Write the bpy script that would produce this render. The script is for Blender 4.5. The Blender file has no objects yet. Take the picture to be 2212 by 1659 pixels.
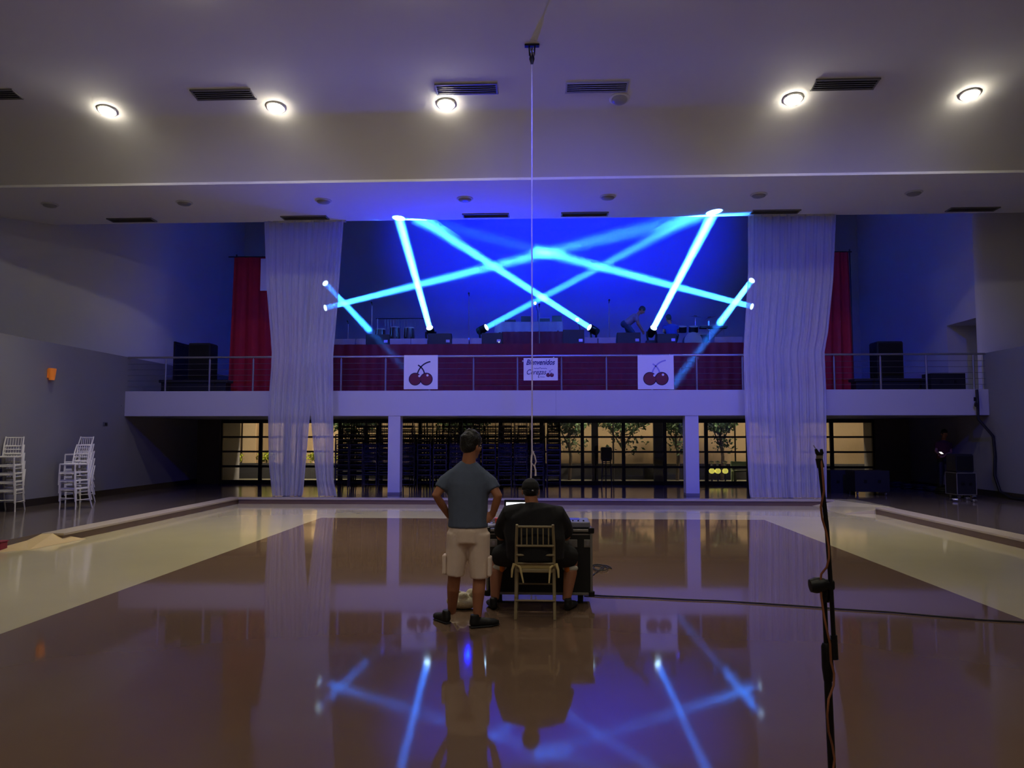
import bpy, bmesh, math, random
from mathutils import Vector, Matrix, Quaternion
random.seed(7)
SC = bpy.context.scene
COL = SC.collection
V = Vector
PI = math.pi

# ------------------------------------------------------------------ camera
F, CX, CY = 1661.0, 1106.0, 829.5            # focal length and centre in the 2212 x 1659 frame
CAMH = 1.70
PITCH = math.atan(112.5 / F)
YAW = math.atan(74.0 / F * math.cos(PITCH))
cam_d = bpy.data.cameras.new('camera'); cam = bpy.data.objects.new('camera', cam_d); COL.objects.link(cam)
cam_d.sensor_fit = 'HORIZONTAL'; cam_d.sensor_width = 36.0; cam_d.lens = F / 2212 * 36.0
cam_d.clip_start = 0.05; cam_d.clip_end = 200
cam.location = (0, 0, CAMH); cam.rotation_euler = (PI / 2 + PITCH, 0, YAW)
SC.camera = cam

# ------------------------------------------------------------------ world, exposure
SC.view_settings.view_transform = 'Standard'; SC.view_settings.look = 'None'
SC.view_settings.gamma = 1.0; SC.view_settings.use_curve_mapping = False
SC.view_settings.exposure = 0.5
w = bpy.data.worlds.new('night'); SC.world = w; w.use_nodes = True
bg = w.node_tree.nodes['Background']; bg.inputs[0].default_value = (0.02, 0.022, 0.035, 1); bg.inputs[1].default_value = 0.10
SC.cycles.use_denoising = True
SC.cycles.max_bounces = 5; SC.cycles.diffuse_bounces = 3; SC.cycles.glossy_bounces = 3
SC.cycles.use_adaptive_sampling = True; SC.cycles.adaptive_threshold = 0.16; SC.cycles.adaptive_min_samples = 16
SC.cycles.transparent_max_bounces = 10; SC.cycles.volume_bounces = 0
SC.cycles.sample_clamp_indirect = 4.0
SC.cycles.caustics_reflective = False; SC.cycles.caustics_refractive = False

def lamp(name, kind, loc, power, col, target=None, parent=None, **kw):
    d = bpy.data.lights.new(name, kind); d.energy = power; d.color = col
    for k, v in kw.items(): setattr(d, k, v)
    o = bpy.data.objects.new(name, d); COL.objects.link(o); o.location = loc
    if target is not None:
        o.rotation_mode = 'QUATERNION'; o.rotation_quaternion = (V(target) - V(loc)).to_track_quat('-Z', 'Y')
    if parent is not None:
        o.parent = parent; o.matrix_parent_inverse = Matrix.Translation(-V(parent.location))
    return o
P_DOWN = 395.0          # each downlight
P_BEAM = 190.0           # each moving head
P_WASH = 2100.0          # added blue stage wash
P_UP = 1000.0  # added floor wash at the stage edge
WARM = (1.0, 0.90, 0.70)
BLUE = (0.0, 0.008, 1.0)
BEAMC = (0.022, 0.19, 1.0)

# added blue flood lamps, out of view ahead of the photographer, aimed at the balcony
P_FLOOD = 1600.0
FLOODS = [((-6.6, 8.3, 8.2), (-6.6, 20.5, 1.6), .75), ((0.3, 8.3, 8.2), (0.6, 20.5, 2.2), 1.5), ((7.0, 8.3, 8.2), (6.2, 20.5, 1.6), .95)]

# ------------------------------------------------------------------ helpers
_f = V((-math.sin(YAW) * math.cos(PITCH), math.cos(YAW) * math.cos(PITCH), math.sin(PITCH)))
_r = V((math.cos(YAW), math.sin(YAW), 0)); _u = _r.cross(_f)
def ray(px, py): return _f + _r * ((px - CX) / F) + _u * ((CY - py) / F)
def at(px, py, Y):
    d = ray(px, py); return V((0, 0, CAMH)) + d * (Y / d.y)
def fl(px, py, z=0.0):
    d = ray(px, py); return V((0, 0, CAMH)) + d * ((z - CAMH) / d.z)

def s2l(c): return tuple(((x / 255 + 0.055) / 1.055) ** 2.4 if x / 255 > 0.04045 else x / 255 / 12.92 for x in c)
MATS = {}
def M(name, col, rough=0.6, metal=0.0, var=0.10, scale=6.0, bump=0.0, bscale=40.0, spec=0.5, emit=None, estr=0.0, coat=0.0):
    """procedural principled material: noise-varied colour (sRGB 0-255) with an optional fine bump"""
    if name in MATS: return MATS[name]
    m = bpy.data.materials.new(name); m.use_nodes = True; nt = m.node_tree; b = nt.nodes['Principled BSDF']
    c = s2l(col)
    if var > 0:
        tc = nt.nodes.new('ShaderNodeTexCoord'); n = nt.nodes.new('ShaderNodeTexNoise'); n.inputs['Scale'].default_value = scale
        n.inputs['Detail'].default_value = 4
        mx = nt.nodes.new('ShaderNodeMix'); mx.data_type = 'RGBA'
        nt.links.new(tc.outputs['Object'], n.inputs['Vector']); nt.links.new(n.outputs['Fac'], mx.inputs['Factor'])
        mx.inputs['A'].default_value = (*[x * (1 - var) for x in c], 1); mx.inputs['B'].default_value = (*[min(1, x * (1 + var)) for x in c], 1)
        nt.links.new(mx.outputs['Result'], b.inputs['Base Color'])
    else: b.inputs['Base Color'].default_value = (*c, 1)
    if bump > 0:
        tc2 = nt.nodes.new('ShaderNodeTexCoord'); n2 = nt.nodes.new('ShaderNodeTexNoise'); n2.inputs['Scale'].default_value = bscale
        bp = nt.nodes.new('ShaderNodeBump'); bp.inputs['Strength'].default_value = bump; bp.inputs['Distance'].default_value = 0.02
        nt.links.new(tc2.outputs['Object'], n2.inputs['Vector']); nt.links.new(n2.outputs['Fac'], bp.inputs['Height'])
        nt.links.new(bp.outputs['Normal'], b.inputs['Normal'])
    b.inputs['Roughness'].default_value = rough; b.inputs['Metallic'].default_value = metal
    b.inputs['Specular IOR Level'].default_value = spec; b.inputs['Coat Weight'].default_value = coat
    if emit: b.inputs['Emission Color'].default_value = (*emit, 1); b.inputs['Emission Strength'].default_value = estr; m.cycles.emission_sampling = 'AUTO' if name == 'lit_diffuser' else 'NONE'
    MATS[name] = m; return m

def tag(o, label=None, cat=None, group=None, kind=None):
    if label: o['label'] = label
    if cat: o['category'] = cat
    if group: o['group'] = group
    if kind: o['kind'] = kind
    return o

class MB:
    """collects simple solids into one mesh"""
    def __init__(s): s.v = []; s.f = []; s.mi = []; s.cur = 0
    def add(s, vs, fs):
        n = len(s.v); s.v += [tuple(p) for p in vs]; s.f += [tuple(n + i for i in f) for f in fs]; s.mi += [s.cur] * len(fs); return s
    def box(s, c, d, rot=None):
        c = V(c); h = V(d) / 2; R = rot if rot is not None else Matrix.Identity(3)
        vs = [c + R @ V((x * h.x, y * h.y, z * h.z)) for x in (-1, 1) for y in (-1, 1) for z in (-1, 1)]
        return s.add(vs, [(0, 1, 3, 2), (4, 6, 7, 5), (0, 4, 5, 1), (2, 3, 7, 6), (0, 2, 6, 4), (1, 5, 7, 3)])
    def bx(s, x0, x1, y0, y1, z0, z1): return s.box(((x0 + x1) / 2, (y0 + y1) / 2, (z0 + z1) / 2), (abs(x1 - x0), abs(y1 - y0), abs(z1 - z0)))
    def tube(s, pts, r, n=8, caps=True, flat=None):
        pts = [V(p) for p in pts]; k = len(pts); rs = r if isinstance(r, (list, tuple)) else [r] * k
        t0 = (pts[1] - pts[0]).normalized(); a = t0.orthogonal().normalized(); vs = []; pt = t0
        for i, p in enumerate(pts):
            t = (pts[min(i + 1, k - 1)] - pts[max(i - 1, 0)]).normalized()
            a = (pt.rotation_difference(t) @ a); a = (a - t * a.dot(t)).normalized(); b = t.cross(a); pt = t
            vs += [p + (a * math.cos(2 * PI * j / n) + b * math.sin(2 * PI * j / n)) * rs[i] for j in range(n)]
        fs = [(i * n + j, i * n + (j + 1) % n, (i + 1) * n + (j + 1) % n, (i + 1) * n + j) for i in range(k - 1) for j in range(n)]
        if caps: fs += [tuple(range(n - 1, -1, -1)), tuple((k - 1) * n + j for j in range(n))]
        return s.add(vs, fs)
    def loft(s, pts, rads, side=(1, 0, 0), n=16):
        """closed elliptical loft: rads = (half width along side, half width across)"""
        pts = [V(p) for p in pts]; k = len(pts); side = V(side); vs = []
        for i, p in enumerate(pts):
            t = (pts[min(i + 1, k - 1)] - pts[max(i - 1, 0)]).normalized()
            a = (side - t * side.dot(t)).normalized(); b = t.cross(a)
            vs += [p + a * rads[i][0] * math.cos(2 * PI * j / n) + b * rads[i][1] * math.sin(2 * PI * j / n) for j in range(n)]
        fs = [(i * n + j, i * n + (j + 1) % n, (i + 1) * n + (j + 1) % n, (i + 1) * n + j) for i in range(k - 1) for j in range(n)]
        fs += [tuple(range(n - 1, -1, -1)), tuple((k - 1) * n + j for j in range(n))]
        return s.add(vs, fs)
    def ell(s, c, r, n=14, m=9, rot=None):
        c = V(c); R = rot if rot is not None else Matrix.Identity(3); vs = [c + R @ V((0, 0, -r[2]))]
        for i in range(1, m):
            ph = -PI / 2 + PI * i / m
            vs += [c + R @ V((r[0] * math.cos(ph) * math.cos(2 * PI * j / n), r[1] * math.cos(ph) * math.sin(2 * PI * j / n), r[2] * math.sin(ph))) for j in range(n)]
        vs.append(c + R @ V((0, 0, r[2]))); L = len(vs) - 1
        fs = [(0, 1 + (j + 1) % n, 1 + j) for j in range(n)]
        for i in range(m - 2): fs += [(1 + i * n + j, 1 + i * n + (j + 1) % n, 1 + (i + 1) * n + (j + 1) % n, 1 + (i + 1) * n + j) for j in range(n)]
        fs += [(L, 1 + (m - 2) * n + j, 1 + (m - 2) * n + (j + 1) % n) for j in range(n)]
        return s.add(vs, fs)
    def lathe(s, prof, o=(0, 0, 0), axis=(0, 0, 1), n=20):
        q = V((0, 0, 1)).rotation_difference(V(axis).normalized()); o = V(o); vs = []; k = len(prof)
        for (r, z) in prof: vs += [o + q @ V((r * math.cos(2 * PI * j / n), r * math.sin(2 * PI * j / n), z)) for j in range(n)]
        fs = [(i * n + j, i * n + (j + 1) % n, (i + 1) * n + (j + 1) % n, (i + 1) * n + j) for i in range(k - 1) for j in range(n)]
        fs += [tuple(range(n - 1, -1, -1)), tuple((k - 1) * n + j for j in range(n))]
        return s.add(vs, fs)
    def prism(s, poly, y0, y1):
        """outline in (x, z), extruded along y"""
        n = len(poly); vs = [(x, y0, z) for x, z in poly] + [(x, y1, z) for x, z in poly]
        return s.add(vs, [tuple(range(n)), tuple(range(2 * n - 1, n - 1, -1))] + [(j, n + j, n + (j + 1) % n, (j + 1) % n) for j in range(n)])
    def mesh(s, name, mats, smooth=False):
        me = bpy.data.meshes.new(name); me.from_pydata(s.v, [], s.f)
        for m in (mats if isinstance(mats, (list, tuple)) else [mats]): me.materials.append(m)
        if len(me.materials) > 1:
            for p, i in zip(me.polygons, s.mi): p.material_index = i
        bm = bmesh.new(); bm.from_mesh(me); bmesh.ops.recalc_face_normals(bm, faces=bm.faces); bm.to_mesh(me); bm.free()
        if smooth:
            for p in me.polygons: p.use_smooth = True
        return me
    def build(s, name, mats, parent=None, smooth=False, bevel=0.0, origin=None):
        if origin is not None and parent is None:
            s.v = [(x - origin[0], y - origin[1], z - origin[2]) for x, y, z in s.v]
        o = bpy.data.objects.new(name, s.mesh(name, mats, smooth)); COL.objects.link(o)
        if origin is not None and parent is None: o.location = origin
        if bevel > 0:
            b = o.modifiers.new('bevel', 'BEVEL'); b.width = bevel; b.segments = 2; b.limit_method = 'ANGLE'
        if smooth:
            try: o.data.set_sharp_from_angle(angle=0.7)
            except Exception: pass
        if parent is not None: setpar(o, parent)
        return o
def wloc(o):
    m = Matrix.Translation(o.location) @ o.rotation_euler.to_matrix().to_4x4()
    return (wloc(o.parent) @ o.matrix_parent_inverse @ m) if o.parent else m
def setpar(o, parent):
    o.parent = parent; o.matrix_parent_inverse = wloc(parent).inverted()
def empty(name, loc=(0, 0, 0), label=None, cat=None, group=None, kind=None):
    o = bpy.data.objects.new(name, None); COL.objects.link(o); o.location = loc; o.empty_display_size = 0.1
    return tag(o, label, cat, group, kind)
def clone(root, loc=None, rotz=None, **tags):
    """copy a thing with its parts and sub-parts"""
    def rec(o, par):
        c = o.copy(); COL.objects.link(c); c.parent = par
        for ch in list(o.children): rec(ch, c)
        return c
    r = rec(root, None)
    if loc is not None: r.location = loc
    if rotz is not None: r.rotation_euler = (0, 0, rotz)
    return tag(r, **tags)
def struct(mb, name, mats, parent=None, **kw):
    o = mb.build(name, mats, parent, **kw); o['kind'] = 'structure'; return o
ORD = ['first', 'second', 'third', 'fourth', 'fifth', 'sixth', 'seventh', 'eighth', 'ninth', 'tenth']

# ------------------------------------------------------------------ surface materials
m_wall = M('painted_wall', (204, 202, 208), 0.75, var=0.03, scale=1.5, bump=0.02)  # lightened to make up for weak light on the upper walls
m_walld = M('darkened_wall_paint', (128, 126, 132), 0.7, var=0.03, scale=1.5, bump=0.02)  # same walls lower down, paint darkened in place of weaker light
m_sof = M('lower_ceiling_paint', (236, 234, 236), 0.85, var=0.02)
m_redd = M('shaded_red_skirt_cloth', (104, 6, 36), 0.85, var=0.12, scale=5, bump=0.05, bscale=60)  # red cloth darkened: dim light at the stage front put into its colour
m_ceil = M('ceiling_paint', (214, 212, 214), 0.85, var=0.02, scale=1.0)
m_white = M('white_plaster', (190, 189, 194), 0.7, var=0.02, scale=2)
m_light = M('cream_polished_stone', (196, 186, 150), 0.085, var=0.06, scale=1.3, spec=0.45)
m_brown = M('brown_polished_stone', (114, 92, 76), 0.055, var=0.08, scale=1.1, spec=0.33)
m_dark = M('dark_polished_stone', (92, 82, 76), 0.10, var=0.10, scale=1.5, spec=0.5)
m_nose = M('pale_stone_nosing', (168, 156, 142), 0.35, var=0.08, scale=4)
m_riser = M('brown_stone_riser', (104, 82, 68), 0.3, var=0.08, scale=4)
m_base = M('dark_baseboard', (38, 33, 32), 0.35, var=0.1)
m_black = M('matte_black', (14, 14, 16), 0.55, var=0.15)
m_blackm = M('black_metal', (18, 18, 20), 0.35, metal=0.3, var=0.1)
m_steel = M('brushed_steel', (170, 170, 175), 0.3, metal=0.9, var=0.05, scale=20)
m_alu = M('aluminium_edge', (150, 148, 142), 0.4, metal=0.7, var=0.06)
m_red = M('red_stage_cloth', (160, 14, 40), 0.85, var=0.12, scale=5, bump=0.05, bscale=60)
m_frame = M('dark_window_frame', (26, 23, 24), 0.45, var=0.1)

# ------------------------------------------------------------------ the hall
UP = 0.14                                    # raised walkway round the dance floor
XL, XR, YB, YF = -11.5, 11.5, 28.5, -9.0      # walls; YF is behind the photographer
SX0, SX1, SY = -7.77, 7.2, 19.2              # edges of the sunken dance floor
BX0, BX1, BY = -4.70, 4.42, 16.0             # brown inlay
YBAL = 20.5                                   # balcony front
ZB0, ZB1 = 2.24, 2.92                        # balcony fascia
ZST = 4.40                                    # stage deck
YGL = 25.0                                    # glazed wall below the balcony
ZSOF = 7.55

mb = MB()
mb.bx(SX0 - 0.3, BX0, YF, BY, -0.1, 0); mb.bx(BX1, SX1 + 0.3, YF, BY, -0.1, 0); mb.bx(SX0 - 0.3, SX1 + 0.3, BY, SY + 0.2, -0.1, 0)
mb.cur = 1; mb.bx(BX0, BX1, YF, BY, -0.1, 0)
struct(mb, 'floor', [m_light, m_brown])
RAMP_L = 12.16; RAMP_R = 17.3
mb = MB(); mb.bx(XL, SX0 - 0.35, YF, SY + 0.35, -0.1, UP); mb.bx(SX1 + 0.35, XR, YF, SY + 0.35, -0.1, UP); mb.bx(XL, XR, SY + 0.35, YGL + 0.1, -0.1, UP)
struct(mb, 'floor_walkway', m_dark)
# pale nosing with a darker riser below it, left, right and back
def edge(name, x0, x1, y0, y1, rx0, rx1, ry0, ry1):
    t = struct(MB().bx(x0, x1, y0, y1, UP - 0.035, UP + 0.002), name, m_nose, bevel=0.006)
    struct(MB().bx(rx0, rx1, ry0, ry1, 0, UP - 0.035), 'riser', m_riser, t)
edge('trim_1', SX0 - 0.35, SX0 + 0.02, RAMP_L, SY + 0.35, SX0 - 0.34, SX0, RAMP_L, SY + 0.34)
edge('trim_2', SX1 - 0.02, SX1 + 0.35, YF, RAMP_R, SX1, SX1 + 0.34, YF, RAMP_R)
edge('trim_3', SX0 + 0.02, SX1 - 0.2, SY - 0.02, SY + 0.35, SX0 + 0.02, SX1 - 0.2, SY, SY + 0.34)
m_ramp = M('yellow_lit_stone_ramp', (200, 176, 128), 0.4, var=0.06, scale=3)  # warm light from the left is put into the stone's colour
mb = MB()                                       # ramp at the left, its toe running diagonally
t0, t1, t2 = fl(-90, 1166, UP), fl(55, 1149, UP), fl(114, 1152, UP); b0, b1, b2 = fl(-90, 1200, .002), fl(62, 1188, .002), fl(186, 1164, .002)
mb.add([t0, t1, t2, b0, b1, b2, (t0.x, t0.y, 0), (t1.x, t1.y, 0), (t2.x, t2.y, 0)], [(0, 1, 4, 3), (1, 2, 5, 4), (2, 8, 5), (0, 3, 6), (0, 6, 7, 1), (1, 7, 8, 2), (3, 4, 7, 6), (4, 5, 8, 7)])
struct(mb, 'ramp', m_ramp)
mb = MB(); y0, y1 = RAMP_R, SY + .35            # ramp at the far right corner
mb.add([(SX1 + .4, y0, 0), (SX1 + .4, y1, 0), (SX1 - .75, y1 - .33, 0.002), (SX1 - .75, y0, 0.002), (SX1 + .4, y0, UP + .002), (SX1 + .4, y1, UP + .002), (SX1 - .2, y1, UP + .002), (SX1 - .2, y1, 0)],
       [(4, 5, 6), (4, 6, 2, 3), (0, 4, 3), (1, 7, 6, 5), (7, 2, 6), (0, 1, 5, 4)])
struct(mb, 'ramp_corner', m_light)
# lower side walls with a ledge on top; above it the hall is wider and its wall curves in to the stage house
ZL = 3.87; XW = 15.5
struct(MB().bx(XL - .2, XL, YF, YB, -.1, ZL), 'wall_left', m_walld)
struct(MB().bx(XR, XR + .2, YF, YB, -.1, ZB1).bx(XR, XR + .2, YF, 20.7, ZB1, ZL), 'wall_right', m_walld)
struct(MB().bx(-XW - .2, XL - .2, YF, 21.5, ZL - .2, ZL), 'floor_gallery', m_base)
struct(MB().bx(XR + .2, XW + .2, YF, 20.7, ZL - .2, ZL), 'floor_gallery_right', m_base)
def upper_wall(name, pts, z0, z1):
    mb = MB(); n = len(pts); sg = 1 if pts[0][0] > 0 else -1
    vs = [(x, y, z) for x, y in pts for z in (z0, z1)] + [(x + sg * .2, y + .2, z) for x, y in pts for z in (z0, z1)]
    fs = [(2 * i, 2 * i + 1, 2 * i + 3, 2 * i + 2) for i in range(n - 1)] + [(2 * n + 2 * i, 2 * n + 2 * i + 2, 2 * n + 2 * i + 3, 2 * n + 2 * i + 1) for i in range(n - 1)]
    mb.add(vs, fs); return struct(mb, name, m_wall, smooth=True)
def curve(p0, p1, p2, p3, n):
    return [tuple(p0[i] * (1 - t) ** 3 + 3 * p1[i] * t * (1 - t) ** 2 + 3 * p2[i] * t * t * (1 - t) + p3[i] * t ** 3 for i in (0, 1)) for t in [k / n for k in range(n + 1)]]
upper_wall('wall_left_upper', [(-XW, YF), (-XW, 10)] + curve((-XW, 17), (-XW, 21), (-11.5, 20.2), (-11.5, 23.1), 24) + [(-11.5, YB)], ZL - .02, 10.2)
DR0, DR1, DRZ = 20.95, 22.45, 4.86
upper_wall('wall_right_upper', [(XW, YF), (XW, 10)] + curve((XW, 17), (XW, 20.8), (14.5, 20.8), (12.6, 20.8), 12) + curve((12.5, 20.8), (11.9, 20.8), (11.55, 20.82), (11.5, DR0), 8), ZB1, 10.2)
mb = MB(); mb.bx(XR, XR + .2, DR1, YB, ZB1, 10.2); mb.bx(XR, XR + .2, DR0, DR1, DRZ, 10.2)
struct(mb, 'wall_right_stage', m_wall)
mb = MB(); mb.bx(XR + .2, XR + 1.3, DR1, DR1 + .1, ZB1 - .1, DRZ + .1); mb.bx(XR + 1.2, XR + 1.3, DR0, DR1, ZB1 - .1, DRZ + .1)
mb.bx(XR + .2, XR + 1.3, DR0, DR1, DRZ, DRZ + .1); mb.bx(XR + .2, XR + 1.3, DR0, DR1, ZB1 - .1, ZB1)
struct(mb, 'door_1', m_wall)
# doorway in the left stage-house wall: a dark double leaf in a frame
d2 = struct(MB().bx(XL, XL + .05, 23.15, 23.25, ZB1, 4.62).bx(XL, XL + .05, 24.6, 24.7, ZB1, 4.62).bx(XL, XL + .05, 23.15, 24.7, 4.54, 4.62), 'door_2', m_frame)
struct(MB().bx(XL, XL + .03, 23.25, 23.92, ZB1, 4.54), 'door_leaf', m_black, d2); struct(MB().bx(XL, XL + .03, 23.93, 24.6, ZB1, 4.54), 'door_leaf', m_black, d2)
struct(MB().bx(XL, XR, YB, YB + .2, ZB0, 10.2), 'wall_stage', m_white)
struct(MB().bx(-XW, XW, YF - .2, YF, -.1, 10.2), 'wall_rear', m_wall)
struct(MB().bx(XL, XL + .02, YF, YGL, UP, UP + .16), 'baseboard_left', m_base)
struct(MB().bx(XR - .02, XR, YF, YGL, UP, UP + .16), 'baseboard_right', m_base)

# ceiling: flat, then curving down to a lip; a flat lower ceiling behind it, a high one above the stage
def zc(y):
    if y < 14.0: return 8.66
    t = min(1, (y - 14.0) / 3.25); return 8.66 - 1.06 * t ** 2.3
ys = [YF, 0, 8, 14] + [14 + 3.25 * i / 22 for i in range(1, 23)]
mb = MB(); n = len(ys)
vs = [(x, y, zc(y)) for y in ys for x in (-XW, XW)] + [(x, y, zc(y) + .3) for y in ys for x in (-XW, XW)]
fs = [(2 * i, 2 * i + 1, 2 * i + 3, 2 * i + 2) for i in range(n - 1)] + [(2 * n + 2 * i, 2 * n + 2 * i + 2, 2 * n + 2 * i + 3, 2 * n + 2 * i + 1) for i in range(n - 1)]
fs += [(2 * n - 2, 2 * n - 1, 4 * n - 1, 4 * n - 2)]
mb.add(vs, fs); struct(mb, 'ceiling', m_ceil, smooth=True)
mb = MB(); mb.bx(-XW, XW, 17.24, 20.4, ZSOF, ZSOF + .25); struct(mb, 'ceiling_lower', m_sof)
mb = MB(); mb.bx(-XW, XW, 20.2, 20.4, ZSOF + .25, 10.0); mb.bx(-XW, XW, 20.2, YB, 10.0, 10.2); struct(mb, 'ceiling_stage', m_ceil)
mb = MB(); mb.bx(-XW - .2, XW + .2, YF - .2, 20.3, 9.2, 9.3); struct(mb, 'roof_slab', m_ceil)

# balcony slab, fascia, columns
struct(MB().bx(XL, XR, YBAL, YB, ZB0, ZB1), 'balcony', m_white, bevel=0.008)
m_plinth = M('column_plinth', (120, 116, 118), 0.6)
for k, (a, b) in enumerate([(838, 864), (1481, 1510)]):
    x0, x1 = at(a, 980, YBAL + .02).x, at(b, 980, YBAL + .02).x
    c = struct(MB().bx(x0, x1, YBAL + .02, YBAL + .38, UP + .06, ZB0), 'column_%d' % (k + 1), m_white)
    struct(MB().bx(x0 - .004, x1 + .004, YBAL + .016, YBAL + .384, UP, UP + .06), 'plinth', m_plinth, c)
# stage deck with red skirt
YS = 22.5
struct(MB().bx(-9.0, 8.75, YS, YB, ZB1, ZST), 'stage', m_black)
# ------------------------------------------------------------------ cloth helper
def cloth(path_fn, nu, nv, thick=0.006):
    """solid sheet from path_fn(u, v) -> point, u across 0..1, v down 0..1"""
    mb = MB(); P = [[V(path_fn(i / nu, j / nv)) for i in range(nu + 1)] for j in range(nv + 1)]
    n1 = (nu + 1) * (nv + 1)
    front = [p for row in P for p in row]; back = [p + V((0, thick, 0)) for p in front]
    W = nu + 1; fs = []
    for j in range(nv):
        for i in range(nu):
            a = j * W + i; fs += [(a, a + 1, a + W + 1, a + W), (n1 + a, n1 + a + W, n1 + a + W + 1, n1 + a + 1)]
    for i in range(nu): fs += [(i, n1 + i, n1 + i + 1, i + 1), (nv * W + i, nv * W + i + 1, n1 + nv * W + i + 1, n1 + nv * W + i)]
    for j in range(nv):
        a = j * W; b = a + nu; fs += [(a, a + W, n1 + a + W, n1 + a), (b, n1 + b, n1 + b + W, b + W)]
    return mb.add(front + back, fs)

sk = cloth(lambda u, v: (-8.95 + 17.65 * u, YS - .06 - .018 * math.sin(u * 330) - .012 * math.sin(u * 141 + 1), ZST + .01 - (ZST - ZB1 - .01) * v), 560, 2)
tag(sk.build('stage_skirt', m_redd, smooth=True), 'long dark red pleated skirt along the stage front behind the railing', 'stage skirt')

# ------------------------------------------------------------------ downlights and vents in the ceilings
m_lens = M('lit_diffuser', (255, 250, 235), 0.4, var=0, emit=(1.0, 0.93, 0.72), estr=95.0)
m_lens2 = M('lit_diffuser_small', (255, 250, 235), 0.4, var=0, emit=(1.0, 0.93, 0.72), estr=12.0)
m_off = M('unlit_diffuser', (150, 148, 146), 0.4, var=0.02)
m_trimw = M('white_trim_ring', (205, 204, 202), 0.5, var=0.02)
def onceil(px, py):
    d = ray(px, py); o = V((0, 0, CAMH)); lo, hi = 5.0, 17.2
    for _ in range(60):
        m = (lo + hi) / 2; p = o + d * (m / d.y)
        if p.z < zc(m): lo = m
        else: hi = m
    return o + d * (lo / d.y)
def slope(y):
    return math.atan2(zc(y + .02) - zc(y - .02), .04)
def downlight(p, label, lit, group, tilt=0.0, power=None, lens=None, wide=70):
    t = empty('downlight', p, label, 'downlight', group)
    R = Matrix.Rotation(tilt, 3, 'X'); ax = R @ V((0, 0, -1)); p = V(p)
    MB().lathe([(.13, -.01), (.2, -.01), (.205, .012), (.18, .03), (.16, .03)], p, ax, 28).build('trim_ring', m_trimw, t, smooth=True)
    MB().lathe([(.165, .0), (.165, .03), (.145, .06), (.08, .08), (.002, .087)], p, ax, 16).build('diffuser', (lens or m_lens) if lit else m_off, t, smooth=True)
    if lit:
        lamp('downlight_lamp', 'SPOT', p + ax * .16, power or P_DOWN, WARM, p + V((0, 0, -8)), t, spot_size=math.radians(wide), spot_blend=1.0, shadow_soft_size=0.12)
names = ['leftmost lit', 'second lit', 'third lit', 'fourth lit', 'rightmost lit']
for k, (px, py) in enumerate([(232, 238), (596, 231), (964, 224), (1713, 213), (2095, 203)]):
    p = onceil(px, py)
    downlight(p, 'round white ceiling downlight, %s one in the visible row' % names[k], True, 'lit downlights', slope(p.y), P_DOWN * 1.3)
p = onceil(1338, 213)
downlight(p, 'unlit round downlight in the high ceiling beside the pale middle vent', False, 'unlit downlights', slope(p.y))
for k, X in enumerate([-5.57, -2.02, 1.51]):
    downlight((X, 10.9, 8.66), 'lit round ceiling downlight just above the top edge of the picture, %s from the left' % ORD[k], True, 'lit downlights')
for r_, Yr in enumerate((2.2, -2.4)):  # two added rows of unseen downlights, brightening people and near floor
    for k, X in enumerate([-5.57, -2.02, 1.51, 5.05]):
        downlight((X, Yr, 8.66), 'added unseen ceiling downlight %s the photographer, %s from the left' % (['just ahead of', 'behind'][r_], ORD[k]), True, 'lit downlights', power=P_DOWN * .28, lens=m_lens2, wide=150)
for k, px in enumerate([80, 384, 694, 1004, 1312, 1632, 1955]):
    d = ray(px, 428); p = V((0, 0, CAMH)) + d * ((ZSOF - CAMH) / d.z)
    downlight((p.x, 18.55, ZSOF), 'unlit round downlight in the lower ceiling strip, %s from the left' % ORD[k], False, 'unlit downlights')
m_vent = M('grey_vent_metal', (120, 118, 116), 0.5, metal=0.2, var=0.06)
m_ventd = M('vent_cavity', (30, 30, 32), 0.8)
m_ventb = M('pale_vent_metal', (170, 170, 180), 0.5, metal=0.2, var=0.06)
def vent(c, wx, wy, tilt, label, group, mat=None):
    mat = mat or m_vent; t = empty('air_vent', c, label, 'vent', group); c = V(c); R = Matrix.Rotation(tilt, 3, 'X')
    MB().box(c + R @ V((0, 0, -.006)), (wx, wy, .012), R).build('backing', m_ventd, t)
    mb = MB()
    for s in (-1, 1):
        mb.box(c + R @ V((0, s * wy / 2, -.015)), (wx + .04, .03, .03), R); mb.box(c + R @ V((s * wx / 2, 0, -.015)), (.03, wy, .03), R)
    mb.build('vent_frame', mat, t)
    for i in range(5):
        y = -wy / 2 + wy * (i + .5) / 5
        MB().box(c + R @ V((0, y, -.022)), (wx - .02, wy / 5 * .62, .006), R @ Matrix.Rotation(.35, 3, 'X')).build('slat', mat, t)
for k, (px, py, nm, mt) in enumerate([(-25, 203, 'grey slatted ceiling vent cut off by the left edge of the picture', None), (483, 203, 'grey slatted ceiling vent left of the second lit downlight', None),
        (1008, 191, 'grey slatted ceiling vent touching the third lit downlight', None), (1289, 187, 'pale slatted ceiling vent right of the hanging rope', m_ventb), (1825, 181, 'grey slatted ceiling vent right of the fourth lit downlight', None)]):
    p = onceil(px, py); vent(p, 1.2, .34, slope(p.y), nm, 'vents in the high ceiling', mt)
for k, px in enumerate([269, 655, 1050, 1262, 1665, 2073]):
    d = ray(px, 466); x = (V((0, 0, CAMH)) + d * ((ZSOF - CAMH) / d.z)).x
    vent((x, 20.0, ZSOF), 1.2, .3, 0, 'narrow slatted vent at the back of the lower ceiling, %s from the left' % ORD[k], 'vents in the lower ceiling')

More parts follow.
